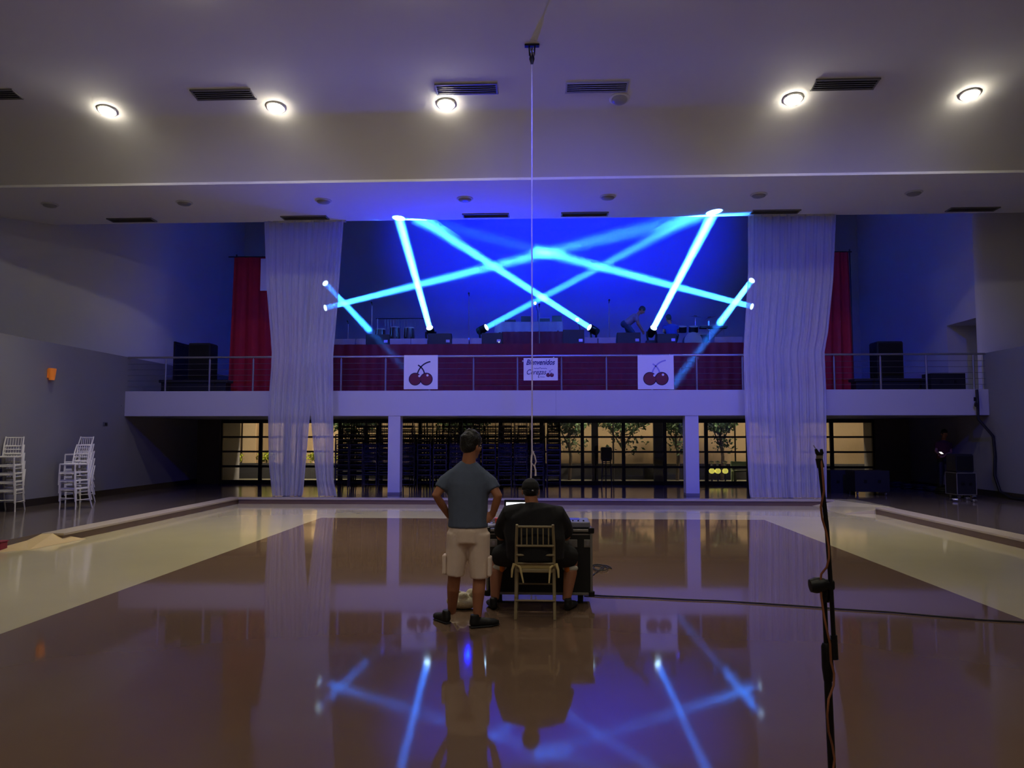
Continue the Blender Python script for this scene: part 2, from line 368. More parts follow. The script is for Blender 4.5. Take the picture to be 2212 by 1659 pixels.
# ------------------------------------------------------------------ moving heads and their beams in the haze
def haze(name, dens):
    m = bpy.data.materials.new(name); m.use_nodes = True; nt = m.node_tree
    for n in list(nt.nodes):
        if n.type != 'OUTPUT_MATERIAL': nt.nodes.remove(n)
    s = nt.nodes.new('ShaderNodeVolumeScatter'); s.inputs['Color'].default_value = (1, 1, 1, 1); s.inputs['Density'].default_value = dens
    s.inputs['Anisotropy'].default_value = 0.0
    nt.links.new(s.outputs['Volume'], nt.nodes['Material Output'].inputs['Volume']); return m
m_haze = haze('stage_haze', 0.055); m_thin = haze('thin_haze', 0.004); m_mid = haze('medium_haze', 0.03); m_faint = haze('faint_haze', 0.0014)
m_beamlens = M('beam_lens', (240, 250, 255), 0.2, var=0, emit=(0.55, 0.85, 1.0), estr=8.0)
m_glassd = M('dark_lens_glass', (30, 34, 60), 0.1, var=0)
def moving_head(base, tgt, label, power, parts_floor=True, r0=.085, spread=2.6, beam_label=None, cut=None, hang=None, far=None):
    """base: centre of the lens; tgt: where the beam lands"""
    c = V(base); t = V(tgt); d = (t - c).normalized()
    root = empty('moving_head_light', (c.x, c.y, c.z - .42 if hang is None else c.z), label, 'stage light', 'moving head stage lights')
    hc = c - d * .17                              # pivot of the head
    MB().lathe([(.05, -.17), (.115, -.15), (.125, -.03), (.12, .1), (.118, .155), (.1, .165)], hc, d, 20).build('head', m_blackm, root, smooth=True)
    MB().lathe([(.098, .158), (.098, .168), (.06, .174), (.003, .176)], hc, d, 20).build('lens', m_beamlens, root, smooth=True)
    side = d.cross(V((0, 0, 1))).normalized()
    up = V((0, 0, -1)) if hang is None else V(hang)
    foot = hc + up * .29
    for s in (-1, 1):
        MB().tube([hc + side * s * .15, hc + side * s * .155 + up * .12, foot + side * s * .12], .03, 8).build('yoke_arm', m_blackm, root)
    MB().box(foot + up * .05, (.36, .30, .13) if abs(up.z) > .5 else (.13, .30, .36)).build('base', m_blackm, root, bevel=.015)
    if hang is None:
        MB().box((foot.x, foot.y, (ZST + foot.z - .115) / 2), (.42, .36, foot.z - .115 - ZST)).build('stand', m_black, root, bevel=.01)
    lamp('beam_lamp', 'AREA', c + d * .03, power, BEAMC, t, root, shape='DISK', size=r0 * 2, spread=math.radians(spread))
    # haze lit along the beam
    L = (t - c).length; k = math.tan(math.radians(spread / 2))
    def cone(a, b):
        return MB().lathe([(r0 + k * a + .01, a), (r0 + k * b + .01, b)], c, d, 28)
    if cut is None:
        o = cone(.04, L - .03).build('light_beam', m_haze)
        tag(o, beam_label, 'light beam', 'blue light beams')
    else:
        e = empty('light_beam', c, beam_label, 'light beam', 'blue light beams')
        cone(.04, cut * L).build('bright_haze', m_haze, e); cone(cut * L, L - .03).build('thin_haze', far or m_thin, e)
    return root
TL = at(895, 473, 20.3); TL.y = 20.41; TL.z = ZSOF + .12; TR = at(1520, 466, 20.3); TR.y = 20.41; TR.z = ZSOF + .12
p = at(928, 708, 23.2); t = at(862, 466, 20.2); t.z = ZSOF - .004
moving_head(p, t, 'moving head light on the stage floor, far left bright lamp', P_BEAM * 4.2, beam_label='broad bright blue beam rising from the leftmost stage lamp to the ceiling')
p = at(1412, 708, 23.2); t = at(1542, 457, 20.0); t.z = ZSOF - .004
moving_head(p, t, 'moving head light on the stage floor beside the crouching person', P_BEAM * 6.0, beam_label='brightest whitish beam rising right from the lamp beside the crouching person')
p = at(1051, 707, 23.2)
moving_head(p, TR, 'moving head light left of the white clothed stage table', P_BEAM * .5, beam_label='dim blue beam climbing right over the white clothed stage table')
p = at(1273, 707, 23.2)
moving_head(p, TL, 'moving head light right of the white clothed stage table', P_BEAM * 1.6, beam_label='blue beam climbing left from the lamp right of the white clothed table')
ps = at(703, 665, 23.5)
moving_head(ps, TR + V((.15, .05, 0)), 'lower moving head on the mast behind the left curtain', P_BEAM * 1.1, beam_label='long blue beam crossing the stage from behind the left curtain', cut=.62, far=m_mid, hang=(-1, 0, 0))
ps2 = at(703, 612, 23.5)
moving_head(ps2, (-3.3, 21.2, ZB1 + .01), 'upper moving head on the mast behind the left curtain', P_BEAM * .75, beam_label='short blue beam slanting down right from behind the left curtain', cut=.47, far=m_faint, hang=(-1, 0, 0))
pr = at(1624, 662, 23.5)
moving_head(pr, TL + V((-.2, .05, 0)), 'lower moving head on the mast behind the right curtain', P_BEAM * 1.3, beam_label='long blue beam crossing the stage from behind the right curtain', cut=.66, hang=(1, 0, 0))
pr2 = at(1624, 606, 23.5)
moving_head(pr2, (3.35, 21.2, ZB1 + .01), 'upper moving head on the mast behind the right curtain', P_BEAM * 2.4, beam_label='short bright beam slanting down left from behind the right curtain', cut=.42, far=m_faint, hang=(1, 0, 0))
for X, nm in ((ps.x - .5, 'left'), (pr.x + .5, 'right')):
    e = empty('lighting_mast', (X, 23.5, ZST), 'black lighting mast standing on the stage behind the %s curtain' % nm, 'lighting mast')
    MB().tube([(X, 23.5, ZST + .05), (X, 23.5, ZST + 2.6)], .05, 12).build('pole', m_blackm, e, smooth=True)
    MB().box((X, 23.5, ZST + .025), (.7, .7, .05)).build('base_plate', m_blackm, e, bevel=.01)

# added blue wash lamps, hanging unseen above the stage, aimed at the upper back wall
for k, (X, tx) in enumerate([(-3.4, -2.4), (0.3, 0.3), (4.0, 3.2)]):
    a = V((X, 21.2, 9.5)); e = empty('added_wash_light', (X, 21.2, 10.0), 'added unseen blue wash light hanging above the stage, %s' % ['on the left', 'in the middle', 'on the right'][k], 'stage light', 'added wash lights above the stage')
    MB().box(a, (.5, .22, .22), Matrix.Rotation(-.3, 3, 'X')).build('housing', m_blackm, e, bevel=.015)
    MB().tube([(X, 21.2, 10.0), (X, 21.2, 9.6)], .02, 6).build('hanger', m_blackm, e)
    lamp('added_wash_lamp', 'SPOT', a + V((0, .2, -.05)), P_WASH, BLUE, (tx * 1.15, YB, 9.4), e, spot_size=math.radians(62), spot_blend=1.0, shadow_soft_size=.2)
# added blue floor lamps at the stage edge, tinting the lower ceiling
for k, X in enumerate((-2.3, 2.5)):
    e = empty('added_floor_wash_light', (X, 22.75, ZST), 'small added blue floor wash light at the stage edge, %s' % ['left one', 'right one'][k], 'stage light', 'added floor wash lights')
    MB().box((X, 22.75, ZST + .08), (.16, .14, .12), Matrix.Rotation(.5, 3, 'X')).build('housing', m_blackm, e, bevel=.01)
    MB().box((X, 22.75, ZST + .01), (.2, .16, .02)).build('foot', m_blackm, e)
    lamp('added_floor_wash_lamp', 'SPOT', (X, 22.7, ZST + .2), P_UP, BLUE, (X * .9, 19.2, ZSOF), e, spot_size=math.radians(120), spot_blend=1.0, shadow_soft_size=.08)

for k, (a, b, fk) in enumerate(FLOODS):  # added lamps giving the blue spill on the balcony
    e = empty('added_flood_light', (a[0], a[1], 8.66), 'added unseen blue flood light hanging from the ceiling in front of the hall centre, %s' % ['on the left', 'in the middle', 'on the right'][k], 'flood light', 'added blue flood lights')
    dd = (V(b) - V(a)).normalized()
    MB().lathe([(.06, -.3), (.16, -.25), (.17, -.03), (.15, -.03)], a, dd, 20).build('housing', m_blackm, e, smooth=True)
    MB().tube([(a[0], a[1], 8.66), (a[0], a[1], a[2] + .1)], .02, 8).build('hanger', m_blackm, e)
    lamp('added_flood_lamp', 'SPOT', V(a) + dd * .05, P_FLOOD * fk, (0.03, 0.04, 1.0), b, e, spot_size=math.radians(66), spot_blend=1.0, shadow_soft_size=.15)
# ------------------------------------------------------------------ glazed wall below the balcony
def glass():
    m = bpy.data.materials.new('window_glass'); m.use_nodes = True; nt = m.node_tree
    for n in list(nt.nodes):
        if n.type != 'OUTPUT_MATERIAL': nt.nodes.remove(n)
    t = nt.nodes.new('ShaderNodeBsdfTransparent'); t.inputs[0].default_value = (.92, .93, .92, 1)
    g = nt.nodes.new('ShaderNodeBsdfGlossy'); g.inputs['Roughness'].default_value = 0.02
    fr = nt.nodes.new('ShaderNodeFresnel'); fr.inputs[0].default_value = 1.5; mx = nt.nodes.new('ShaderNodeMixShader')
    nt.links.new(fr.outputs[0], mx.inputs[0]); nt.links.new(t.outputs[0], mx.inputs[1]); nt.links.new(g.outputs[0], mx.inputs[2])
    nt.links.new(mx.outputs[0], nt.nodes['Material Output'].inputs['Surface']); return m
m_glass = glass()
rows = [(913.7, 942), (946, 974), (978, 1006), (1011, 1038.5)]
zr = [(at(1180, b, YGL).z, at(1180, a, YGL).z) for a, b in rows]
x0w, x1w = at(476, 1000, YGL).x, at(1890, 1000, YGL).x
NW = 16; wu = (x1w - x0w) / NW
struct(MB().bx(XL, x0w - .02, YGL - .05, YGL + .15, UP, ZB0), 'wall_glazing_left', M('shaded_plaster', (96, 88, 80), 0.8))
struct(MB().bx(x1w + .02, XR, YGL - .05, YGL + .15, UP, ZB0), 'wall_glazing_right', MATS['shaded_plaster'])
for k in range(NW):
    a, b = x0w + wu * k, x0w + wu * (k + 1); h = .055
    w_ = struct(MB().bx(a, a + h, YGL, YGL + .08, UP, ZB0).bx(b - h, b, YGL, YGL + .08, UP, ZB0), 'window_%d' % (k + 1), m_frame)
    bars = [(UP, zr[3][0])] + [(zr[i + 1][1], zr[i][0]) for i in range(3)] + [(zr[0][1], ZB0)]
    for (z0, z1) in bars: struct(MB().bx(a + h, b - h, YGL + .01, YGL + .07, z0, z1), 'mullion', m_frame, w_)
    for (z0, z1) in zr:
        struct(MB().bx(a + h, b - h, YGL + .036, YGL + .044, z0, z1), 'pane', m_glass, w_)
# ------------------------------------------------------------------ courtyard outside
m_ext = M('ochre_outside_wall', (186, 162, 130), 0.85, var=0.10, scale=1.2, bump=0.05)
m_extl = M('lit_outside_strip', (232, 206, 170), 0.85, var=0.05)  # paler strips stand in for the brighter-lit part of the wall
m_pave = M('courtyard_paving', (120, 116, 100), 0.7, var=0.12, scale=2)
m_leaf = M('dark_green_leaves', (52, 78, 44), 0.6, var=0.35, scale=3)
m_leafy = M('yellow_green_leaves', (150, 160, 40), 0.6, var=0.25, scale=3)
m_bark = M('bark', (60, 48, 38), 0.8)
struct(MB().bx(-16, 16, YGL + .15, 36, -.15, .02), 'ground_courtyard', m_pave)
we = struct(MB().bx(-16, 16, 33, 33.2, 0, 3.6), 'wall_courtyard', m_ext)
for px in (538, 600, 690):
    x = at(px, 980, 32.9).x; struct(MB().bx(x - .28, x + .28, 32.86, 33, 0, 3.6), 'lit_strip', m_extl, we)
struct(MB().bx(-16, 16, 30.2, 30.6, 0, .62), 'planter_wall', M('planter_stone', (52, 52, 58), 0.8))
for k, (px, wd) in enumerate([(1285, .22), (1422, .32), (620, .2)]):
    x = at(px, 980, 26.6).x
    struct(MB().bx(x - wd / 2, x + wd / 2, 26.5, 26.7, .02, 2.6), 'post_%d' % (k + 1), m_frame)
def leaves(c, r, n, size, rnd):
    mb = MB(); c = V(c)
    for _ in range(n):
        d = V((rnd.gauss(0, 1), rnd.gauss(0, 1), rnd.gauss(0, 1))).normalized() * rnd.random() ** .45
        p = c + V((d.x * r[0], d.y * r[1], d.z * r[2])); s = size * rnd.uniform(.6, 1.3)
        q = Quaternion((rnd.gauss(0, 1), rnd.gauss(0, 1), rnd.gauss(0, 1), rnd.gauss(0, 1))).normalized()
        mb.add([p + q @ V(v) * s for v in ((-.5, 0, 0), (0, -.28, .06), (.5, 0, 0), (0, .28, .06))], [(0, 1, 2, 3)])
    return mb
rnd = random.Random(3)
TREES = [(1230, 29.7, 'slim', .75), (1345, 29.6, 'wide', .95), (1462, 29.7, 'low', .6), (1558, 29.75, 'spreading', .6), (1690, 29.7, 'round', .8), (760, 29.7, 'dark', 1.0), (1000, 29.7, 'tall', 1.0)]
for k, (px, y, nm, r) in enumerate(TREES):
    x = at(px, 960, y).x
    e = empty('courtyard_tree', (x, y, .02), '%s dark leafy tree in the courtyard behind the glazed wall, %s from the left' % (nm, ORD[[5, 6, 0, 1, 2, 3, 4].index(k)]), 'tree', 'courtyard trees')
    MB().tube([(x, y, .02), (x + .05, y, .9), (x - .04, y, 1.7), (x + .1, y, 2.4)], [.07, .06, .05, .03], 8).build('trunk', m_bark, e, smooth=True)
    for q in (-1, 1): MB().tube([(x, y, 1.2), (x + q * .3 * r, y + .1, 1.7), (x + q * .6 * r, y, 2.1)], [.035, .025, .012], 6).build('branch', m_bark, e)
    o = leaves((x, y, 2.3), (r * 1.15, .6, .55), 1000, .17, rnd).build('foliage', m_leaf, e); o['kind'] = 'stuff'
    o = leaves((x + .2 * r, y, 1.45), (r * .85, .5, .5), 110, .15, rnd).build('foliage', m_leaf, e); o['kind'] = 'stuff'
for k, px in enumerate([505, 575, 680, 740, 800, 930]):
    x = at(px, 1020, 30.4).x
    e = empty('potted_shrub', (x, 30.4, .62), 'low yellow green shrub in the courtyard planter, %s from the left' % ORD[k], 'shrub', 'courtyard shrubs')
    o = leaves((x, 30.4, .86), (.42, .2, .22), 160, .13, rnd).build('foliage', m_leafy, e); o['kind'] = 'stuff'
    MB().tube([(x, 30.4, .6), (x, 30.4, .85)], .02, 6).build('stem', m_bark, e)
m_lan = M('lantern_glow', (240, 225, 90), 0.4, var=0, emit=(.75, .68, .12), estr=.55)
for k, px in enumerate([1538, 1551, 1567]):
    p = at(px, 1035, 28.2); x, z = p.x, .02
    e = empty('garden_lantern', (x, 28.2, z), 'white garden lantern with yellow glowing bowl seen through the right glazing, %s' % ['left', 'middle', 'right'][k], 'lantern', 'garden lanterns')
    MB().tube([(x, 28.2, z), (x, 28.2, .35)], .03, 8).build('post', m_frame, e)
    MB().lathe([(.04, 0), (.1, .04), (.11, .12), (.06, .18)], (x, 28.2, .35), n=14).build('bowl', m_lan, e, smooth=True)
    MB().lathe([(.03, .18), (.04, .36), (.1, .42), (.02, .46)], (x, 28.2, .35), n=14).build('shade', m_white, e, smooth=True)
x = at(1606, 1025, 28.2).x
m_bench = M('pale_green_bench', (160, 180, 160), .6)
e = empty('garden_bench', (x, 28.2, .02), 'pale green garden bench beyond the glazing beside the right curtain', 'bench')
MB().bx(x - .4, x + .45, 28.0, 28.4, .42, .47).build('seat', m_bench, e); MB().bx(x - .4, x + .45, 28.4, 28.44, .6, .78).build('back_slat', m_bench, e)
for q in (-.36, .4):
    MB().bx(x + q - .03, x + q + .03, 28.02, 28.08, .02, .42).build('leg', m_bench, e); MB().bx(x + q - .03, x + q + .03, 28.38, 28.44, .02, .8).build('leg', m_bench, e)
for k, X in enumerate((-9.5, -4.5, 2.5, 7.0, 12.0)):
    e = empty('courtyard_lamp', (X, 28.95, .02), 'warm courtyard lamp on a tall post, %s from the left' % ORD[k], 'lamp', 'courtyard lamps')
    MB().tube([(X, 28.95, .02), (X, 28.95, 3.3)], .03, 8).build('post', m_frame, e)
    MB().lathe([(.03, 0), (.14, -.05), (.16, -.1), (.12, -.1)], (X, 28.95, 3.35), n=14).build('shade', m_frame, e, smooth=True)
    lamp('courtyard_bulb', 'POINT', (X, 28.95, 3.18), (640, 120, 360, 340, 360)[k], (1.0, .82, .56), None, e, shadow_soft_size=.1)

# ------------------------------------------------------------------ sheer curtains
def sheer():
    m = bpy.data.materials.new('sheer_white_fabric'); m.use_nodes = True; nt = m.node_tree
    for n in list(nt.nodes):
        if n.type != 'OUTPUT_MATERIAL': nt.nodes.remove(n)
    N = nt.nodes.new; L = nt.links.new
    tr = N('ShaderNodeBsdfTransparent'); tl = N('ShaderNodeBsdfTranslucent'); df = N('ShaderNodeBsdfDiffuse')
    tc = N('ShaderNodeTexCoord'); wv = N('ShaderNodeTexNoise'); mp = N('ShaderNodeMapping'); mp.inputs['Scale'].default_value = (9, 9, .05)
    cr = N('ShaderNodeMix'); cr.data_type = 'RGBA'; cr.inputs['A'].default_value = (.62, .62, .64, 1); cr.inputs['B'].default_value = (.86, .86, .88, 1)
    L(tc.outputs['Object'], mp.inputs[0]); L(mp.outputs[0], wv.inputs['Vector']); L(wv.outputs['Fac'], cr.inputs['Factor']); L(cr.outputs['Result'], df.inputs[0]); L(cr.outputs['Result'], tl.inputs[0])
    a = N('ShaderNodeMixShader'); a.inputs[0].default_value = .38; L(df.outputs[0], a.inputs[1]); L(tl.outputs[0], a.inputs[2])
    b = N('ShaderNodeMixShader'); b.inputs[0].default_value = .16; L(a.outputs[0], b.inputs[1]); L(tr.outputs[0], b.inputs[2])
    L(b.outputs[0], nt.nodes['Material Output'].inputs['Surface']); return m
m_sheer = sheer()
def interp(tab, y):
    for (a, xa), (b, xb) in zip(tab, tab[1:]):
        if y <= b: return xa + (xb - xa) * max(0, (y - a)) / (b - a)
    return tab[-1][1]
def panel(LT, RT, y1, nu, folds, seed, y0=470):
    ph = random.Random(seed).uniform(0, 6)
    def fn(u, v):
        py = y0 + (y1 - y0) * v; Y = 20.33 - .42 * max(0, v - .15) / .85
        a = at(interp(LT, py), py, Y); b = at(interp(RT, py), py, Y); p = a.lerp(b, u)
        if v == 0: p.z = ZSOF - .005
        amp = .045 * (.55 + .45 * v) * (1 if abs(py - 766) > 25 else .55)
        p.y += amp * (math.sin(u * folds * 2 * PI + ph + .35 * math.sin(v * 2)) + .5 * math.sin(u * folds * 4.7 * PI + 2 * ph)) - .02
        p.z = max(p.z, UP + .006)
        return p
    mb = MB(); nv = 60; vs = [fn(i / nu, j / nv) for j in range(nv + 1) for i in range(nu + 1)]; W = nu + 1
    return mb.add(vs, [(j * W + i, j * W + i + 1, j * W + W + i + 1, j * W + W + i) for j in range(nv) for i in range(nu)])
LA = [(470, 570), (478, 570.6), (617, 575), (764, 587), (842, 581), (898, 578), (1000, 579.5), (1076, 587)]
RA = [(470, 700), (764, 676), (898, 669.5), (1062, 655), (1076, 652)]
LB = [(470, 690), (764, 662), (898, 672.5), (1002, 681), (1076, 689)]
RB = [(470, 743), (567, 736), (668, 729), (744, 722), (770, 720), (898, 720), (1040, 721), (1076, 729)]
e = empty('sheer_curtain', (-6.3, 20.3, UP), 'tall sheer white curtain at the left, parted near the floor', 'curtain', 'sheer curtains')
panel(LA, RA, 1073, 90, 7, 1).build('fabric_panel', m_sheer, e, smooth=True); panel(LB, RB, 1073, 60, 4, 2).build('fabric_panel', m_sheer, e, smooth=True)
MB().bx(-7.42, -5.42, 20.3, 20.36, ZSOF - .05, ZSOF).build('curtain_rail', m_trimw, e)
LC = [(465, 1616), (592, 1616), (693, 1610), (761, 1606), (840, 1608), (898, 1610), (1062, 1619), (1078, 1622)]
RC = [(465, 1806), (604, 1800), (718, 1789), (761, 1781), (840, 1785), (1078, 1787)]
e = empty('sheer_curtain', (6.4, 20.3, UP), 'tall sheer white curtain at the right, behind the microphone stand', 'curtain', 'sheer curtains')
panel(LC, RC, 1075, 120, 10, 3, 465).build('fabric_panel', m_sheer, e, smooth=True)
MB().bx(5.42, 7.6, 20.3, 20.36, ZSOF - .05, ZSOF).build('curtain_rail', m_trimw, e)

# ------------------------------------------------------------------ balcony railing
e = empty('balcony_railing', (0, 20.57, ZB1), 'long steel railing with thin horizontal rods on the white balcony', 'railing')
ZR = 3.85; YR = 20.57
MB().tube([(XL + .02, YR, ZR), (XR - .02, YR, ZR)], .028, 12).build('top_rail', m_steel, e, smooth=True)
pxs = [252, 358, 453, 547, 642, 737, 833, 928, 1023, 1118, 1213, 1310, 1408, 1505, 1604, 1703, 1802, 1902, 2001, 2103]
post_me = None
for px in pxs:
    x = at(px, 800, YR).x
    MB().tube([(x, YR, ZB1), (x, YR, ZR - .06)], .026, 10).tube([(x, YR, ZR - .06), (x, YR, ZR)], .012, 8).build('post', m_steel, e, smooth=True)
for i in range(5):
    z = ZB1 + .13 + .155 * i
    MB().tube([(XL + .02, YR, z), (XR - .02, YR, z)], .0045, 6).build('rod', M('dull_rod', (96, 94, 98), .5, metal=.4), e)
struct(MB().bx(at(1201, 870, YBAL).x - .004, at(1201, 870, YBAL).x + .004, YBAL - .003, YBAL, ZB0, ZB1), 'trim_6', M('fascia_joint', (150, 148, 155), .8))

# ------------------------------------------------------------------ signs on the railing
m_board = M('white_sign_board', (226, 226, 230), 0.6, var=0.02)
m_cherry = M('dark_red_print', (104, 22, 36), 0.5, var=0.1, scale=20); m_ink = M('black_print', (28, 22, 40), 0.6, var=0)
m_cherryb = M('brown_red_print', (112, 40, 30), 0.5, var=0.1, scale=20); m_pale = M('blue_washed_stem_print', (150, 150, 205), 0.6, var=0)  # stem colour paled as if washed out by blue light
def disc(c, r, y, th=.004, sx=1.0): return MB().lathe([(r * sx, 0), (r * sx, th)], (c[0], y, c[1]), (0, -1, 0), 28)
def stroke(pts, r, y):
    """a flat pen stroke in the x-z plane"""
    mb = MB(); P = [V((x, y, z)) for x, z in pts]; n = len(P); vs = []
    for i, p in enumerate(P):
        t = (P[min(i + 1, n - 1)] - P[max(0, i - 1)]).normalized(); s_ = V((t.z, 0, -t.x)) * (r if not isinstance(r, list) else r[i])
        vs += [p + s_, p - s_, p + s_ + V((0, -.004, 0)), p - s_ + V((0, -.004, 0))]
    for i in range(n - 1):
        a = 4 * i; mb.add(vs[a:a + 8], [(2, 3, 7, 6), (0, 4, 5, 1), (0, 2, 6, 4), (1, 5, 7, 3), (0, 1, 3, 2), (4, 6, 7, 5)])
    return mb
def bez(p0, p1, p2, n=10): return [tuple(p0[i] * (1 - t) ** 2 + 2 * p1[i] * t * (1 - t) + p2[i] * t * t for i in (0, 1)) for t in [k / n for k in range(n + 1)]]
def cherries(par, cx, cz, s, y, red, ink, stem):
    a, b = (cx - .5 * s, cz - .25 * s), (cx + .5 * s, cz - .25 * s)
    for c in (a, b):
        o = disc(c, .57 * s, y).build('cherry', ink, par); disc(c, .5 * s, y - .004).build('cherry_fill', red, o)
    for c in ((cx - .12 * s, cz + .02 * s), (cx + .6 * s, cz + .08 * s)): disc(c, .10 * s, y - .008).build('highlight', m_board, par)
    stroke(bez((cx - .3 * s, cz + .25 * s), (cx, cz + 1.15 * s), (cx + .85 * s, cz + 1.3 * s)), .058 * s, y).build('stem', stem, par)
    stroke(bez((cx + .32 * s, cz + .25 * s), (cx + .25 * s, cz + .7 * s), (cx - .25 * s, cz + 1.0 * s)), .058 * s, y).build('stem', stem, par)
YP = 20.50
for (x0, x1, y0, y1, lab, red, stem) in [(872, 946, 767, 841, 'square white sign with dark red cherries on the left of the railing', m_cherry, m_ink), (1378, 1455, 767, 841, 'square white sign with brownish cherries and stems washed pale by blue light on the right', m_cherryb, m_pale)]:
    a = at(x0, y1, YP); b = at(x1, y0, YP); e = empty('cherry_sign', (a.x, YP, a.z), lab, 'sign', 'cherry signs')
    MB().bx(a.x, b.x, YP, YP + .012, a.z, b.z).build('board', m_board, e, bevel=.004)
    w_ = b.x - a.x; cherries(e, a.x + w_ * .5, a.z + w_ * .38, w_ * .33, YP - .001, red, m_ink, stem)
    for q in (.1, .9): MB().tube([(a.x + w_ * q, YP + .006, b.z - .01), (a.x + w_ * q, YR, ZR + .03)], .006, 6).build('tie', m_board, e)
a = at(1131, 822, YP); b = at(1205, 773, YP); e = empty('welcome_sign', (a.x, YP, a.z), 'white welcome sign with script lettering and small cherries behind the rope', 'sign')
MB().bx(a.x, b.x, YP, YP + .012, a.z, b.z).build('board', m_board, e, bevel=.006)
m_txt = M('navy_script_print', (42, 36, 96), 0.6, var=0); m_txtf = M('faint_script_print', (92, 86, 150), 0.6, var=0)
def text(body, x, z, size, y, mat, par, bold=0.0, width=None):
    c = bpy.data.curves.new('lettering', 'FONT'); c.body = body; c.size = size; c.shear = .35; c.offset = bold; c.extrude = .002; c.resolution_u = 4
    o = bpy.data.objects.new('lettering', c); COL.objects.link(o)
    dg = bpy.context.evaluated_depsgraph_get(); me = bpy.data.meshes.new_from_object(o.evaluated_get(dg)); bpy.data.objects.remove(o)
    me.transform(Matrix.Rotation(PI / 2, 4, 'X'))
    xs = [v.co.x for v in me.vertices]; k = (width / (max(xs) - min(xs))) if width else 1
    me.transform(Matrix.Translation((x, y, z)) @ Matrix.Scale(k, 4, (1, 0, 0)))
    me.materials.clear(); me.materials.append(mat); o = bpy.data.objects.new('lettering', me); COL.objects.link(o); setpar(o, par); return o
W = b.x - a.x; H = b.z - a.z
text('Bienvenidos', a.x + .07 * W, a.z + .70 * H, .22 * W / .9 * .9, YP - .003, m_txt, e, .004, .84 * W)
text('Cerezas', a.x + .07 * W, a.z + .27 * H, .21 * W / .9 * .9, YP - .003, m_txt, e, .001, .57 * W)
sq = [(a.x + W * (.30 + .38 * t / 20), a.z + H * (.53 + (.04 if 8 < t < 11 else 0) + .018 * math.sin(t * 1.9))) for t in range(21)]
stroke(sq, .007, YP - .001).build('lettering', m_txtf, e)
stroke(bez((a.x + .46 * W, a.z + .27 * H), (a.x + .40 * W, a.z + .10 * H), (a.x + .46 * W, a.z + .14 * H)), .008, YP - .001).build('flourish', m_txt, e)
stroke([(a.x + .48 * W, a.z + .16 * H), (a.x + .62 * W, a.z + .155 * H)], .006, YP - .001).build('flourish', m_txtf, e)
cherries(e, a.x + .77 * W, a.z + .28 * H, .105 * W, YP - .001, m_cherry, m_ink, m_txtf)
for q, zz in ((-.02, .86), (.88, 1.01)): MB().ell((a.x + q * W, YP, a.z + zz * H), (.02, .02, .02), 8, 6).build('tie', m_board, e)

# ------------------------------------------------------------------ red drapes beside the stage, with a small poster
def drape(px_tl, px_tr, py_t, px_bl, px_br, Y, seed):
    top = (at(px_tl, py_t, Y), at(px_tr, py_t, Y)); zb = ZB1 + .01
    bl = V((at(px_bl, 840, Y).x, Y, zb)); br = V((at(px_br, 840, Y).x, Y, zb))
    return cloth(lambda u, v: (lambda p: (p.x, p.y + (.02 + .03 * v) * math.sin(u * 34 + seed) + .012 * math.sin(u * 71), p.z))(top[0].lerp(top[1], u).lerp(bl.lerp(br, u), v ** 1.0)), 60, 24), top
for (args, side, lab) in [((506, 640, 556, 491, 660, 22.2, 1), -1, 'red drape hanging from a crossbar behind the left sheer curtain'), ((1740, 1833, 545, 1720, 1846, 22.2, 4), 1, 'red drape hanging from a crossbar behind the right sheer curtain')]:
    mbd, top = drape(*args); e = empty('red_drape', (top[0].x, 22.2, ZB1), lab, 'drape', 'red drapes')
    mbd.build('fabric', m_red, e, smooth=True)
    MB().tube([top[0] + V((-.18, .03, .02)), top[1] + V((.1, .03, .02))], .018, 8).build('crossbar', m_blackm, e)
    for p in top: MB().tube([(p.x + .05, 22.26, ZB1), (p.x + .05, 22.26, p.z + .1)], .022, 8).build('upright', m_blackm, e)
p = at(562, 628, 22.1); q = at(640, 558, 22.1)
e = empty('cherry_poster', (p.x, 22.1, p.z), 'white poster on the red drape mostly hidden by the left curtain', 'poster')
MB().bx(p.x, q.x, 22.1, 22.11, p.z, q.z).build('board', m_board, e)
cherries(e, p.x + .62, p.z + .36, .33, 22.099, m_cherry, m_ink, m_ink)
for dx in (.1, .7): MB().tube([(p.x + dx, 22.11, q.z - .02), (p.x + dx, 22.2, q.z + .02)], .006, 6).build('tie', m_board, e)

# ------------------------------------------------------------------ rope with its pulley
p = onceil(1149, 97); yR = p.y
e = empty('hanging_rope', (p.x, yR, p.z), 'long pale rope hanging from a ceiling pulley with a knotted end', 'rope')
m_rope = M('pale_rope', (196, 186, 166), 0.9, var=0.2, scale=60, bump=.4, bscale=120)
e2 = at(1149, 130, yR)
MB().bx(p.x - .13, p.x + .13, yR - .05, yR + .05, p.z - .03, p.z).build('ceiling_plate', m_blackm, e, bevel=.005)
MB().lathe([(.02, -.03), (.09, -.03), (.09, -.02), (.06, 0), (.09, .02), (.09, .03), (.02, .03)], (p.x, yR, p.z - .14), (1, 0, .2), 18).build('pulley', m_steel, e, smooth=True)
MB().tube([(p.x - .05, yR, p.z - .03), (p.x - .04, yR, p.z - .2)], .014, 6).tube([(p.x + .05, yR, p.z - .03), (p.x + .04, yR, p.z - .2)], .014, 6).build('hook', m_blackm, e)
MB().loft([e2 + V((0, 0, .12)), e2 + V((0, 0, .02)), e2 + V((0, 0, -.08))], [(.03, .03), (.05, .04), (.02, .02)], n=10).build('knot', m_blackm, e, smooth=True)
rp = [V((p.x, yR, p.z - .2))] + [at(1149 + q, yy, yR) for q, yy in [(0, 300), (0, 500), (0.5, 700), (0.5, 850), (0, 950), (.5, 975)]]
MB().tube(rp, .0125, 8).build('rope_line', m_rope, e, smooth=True)
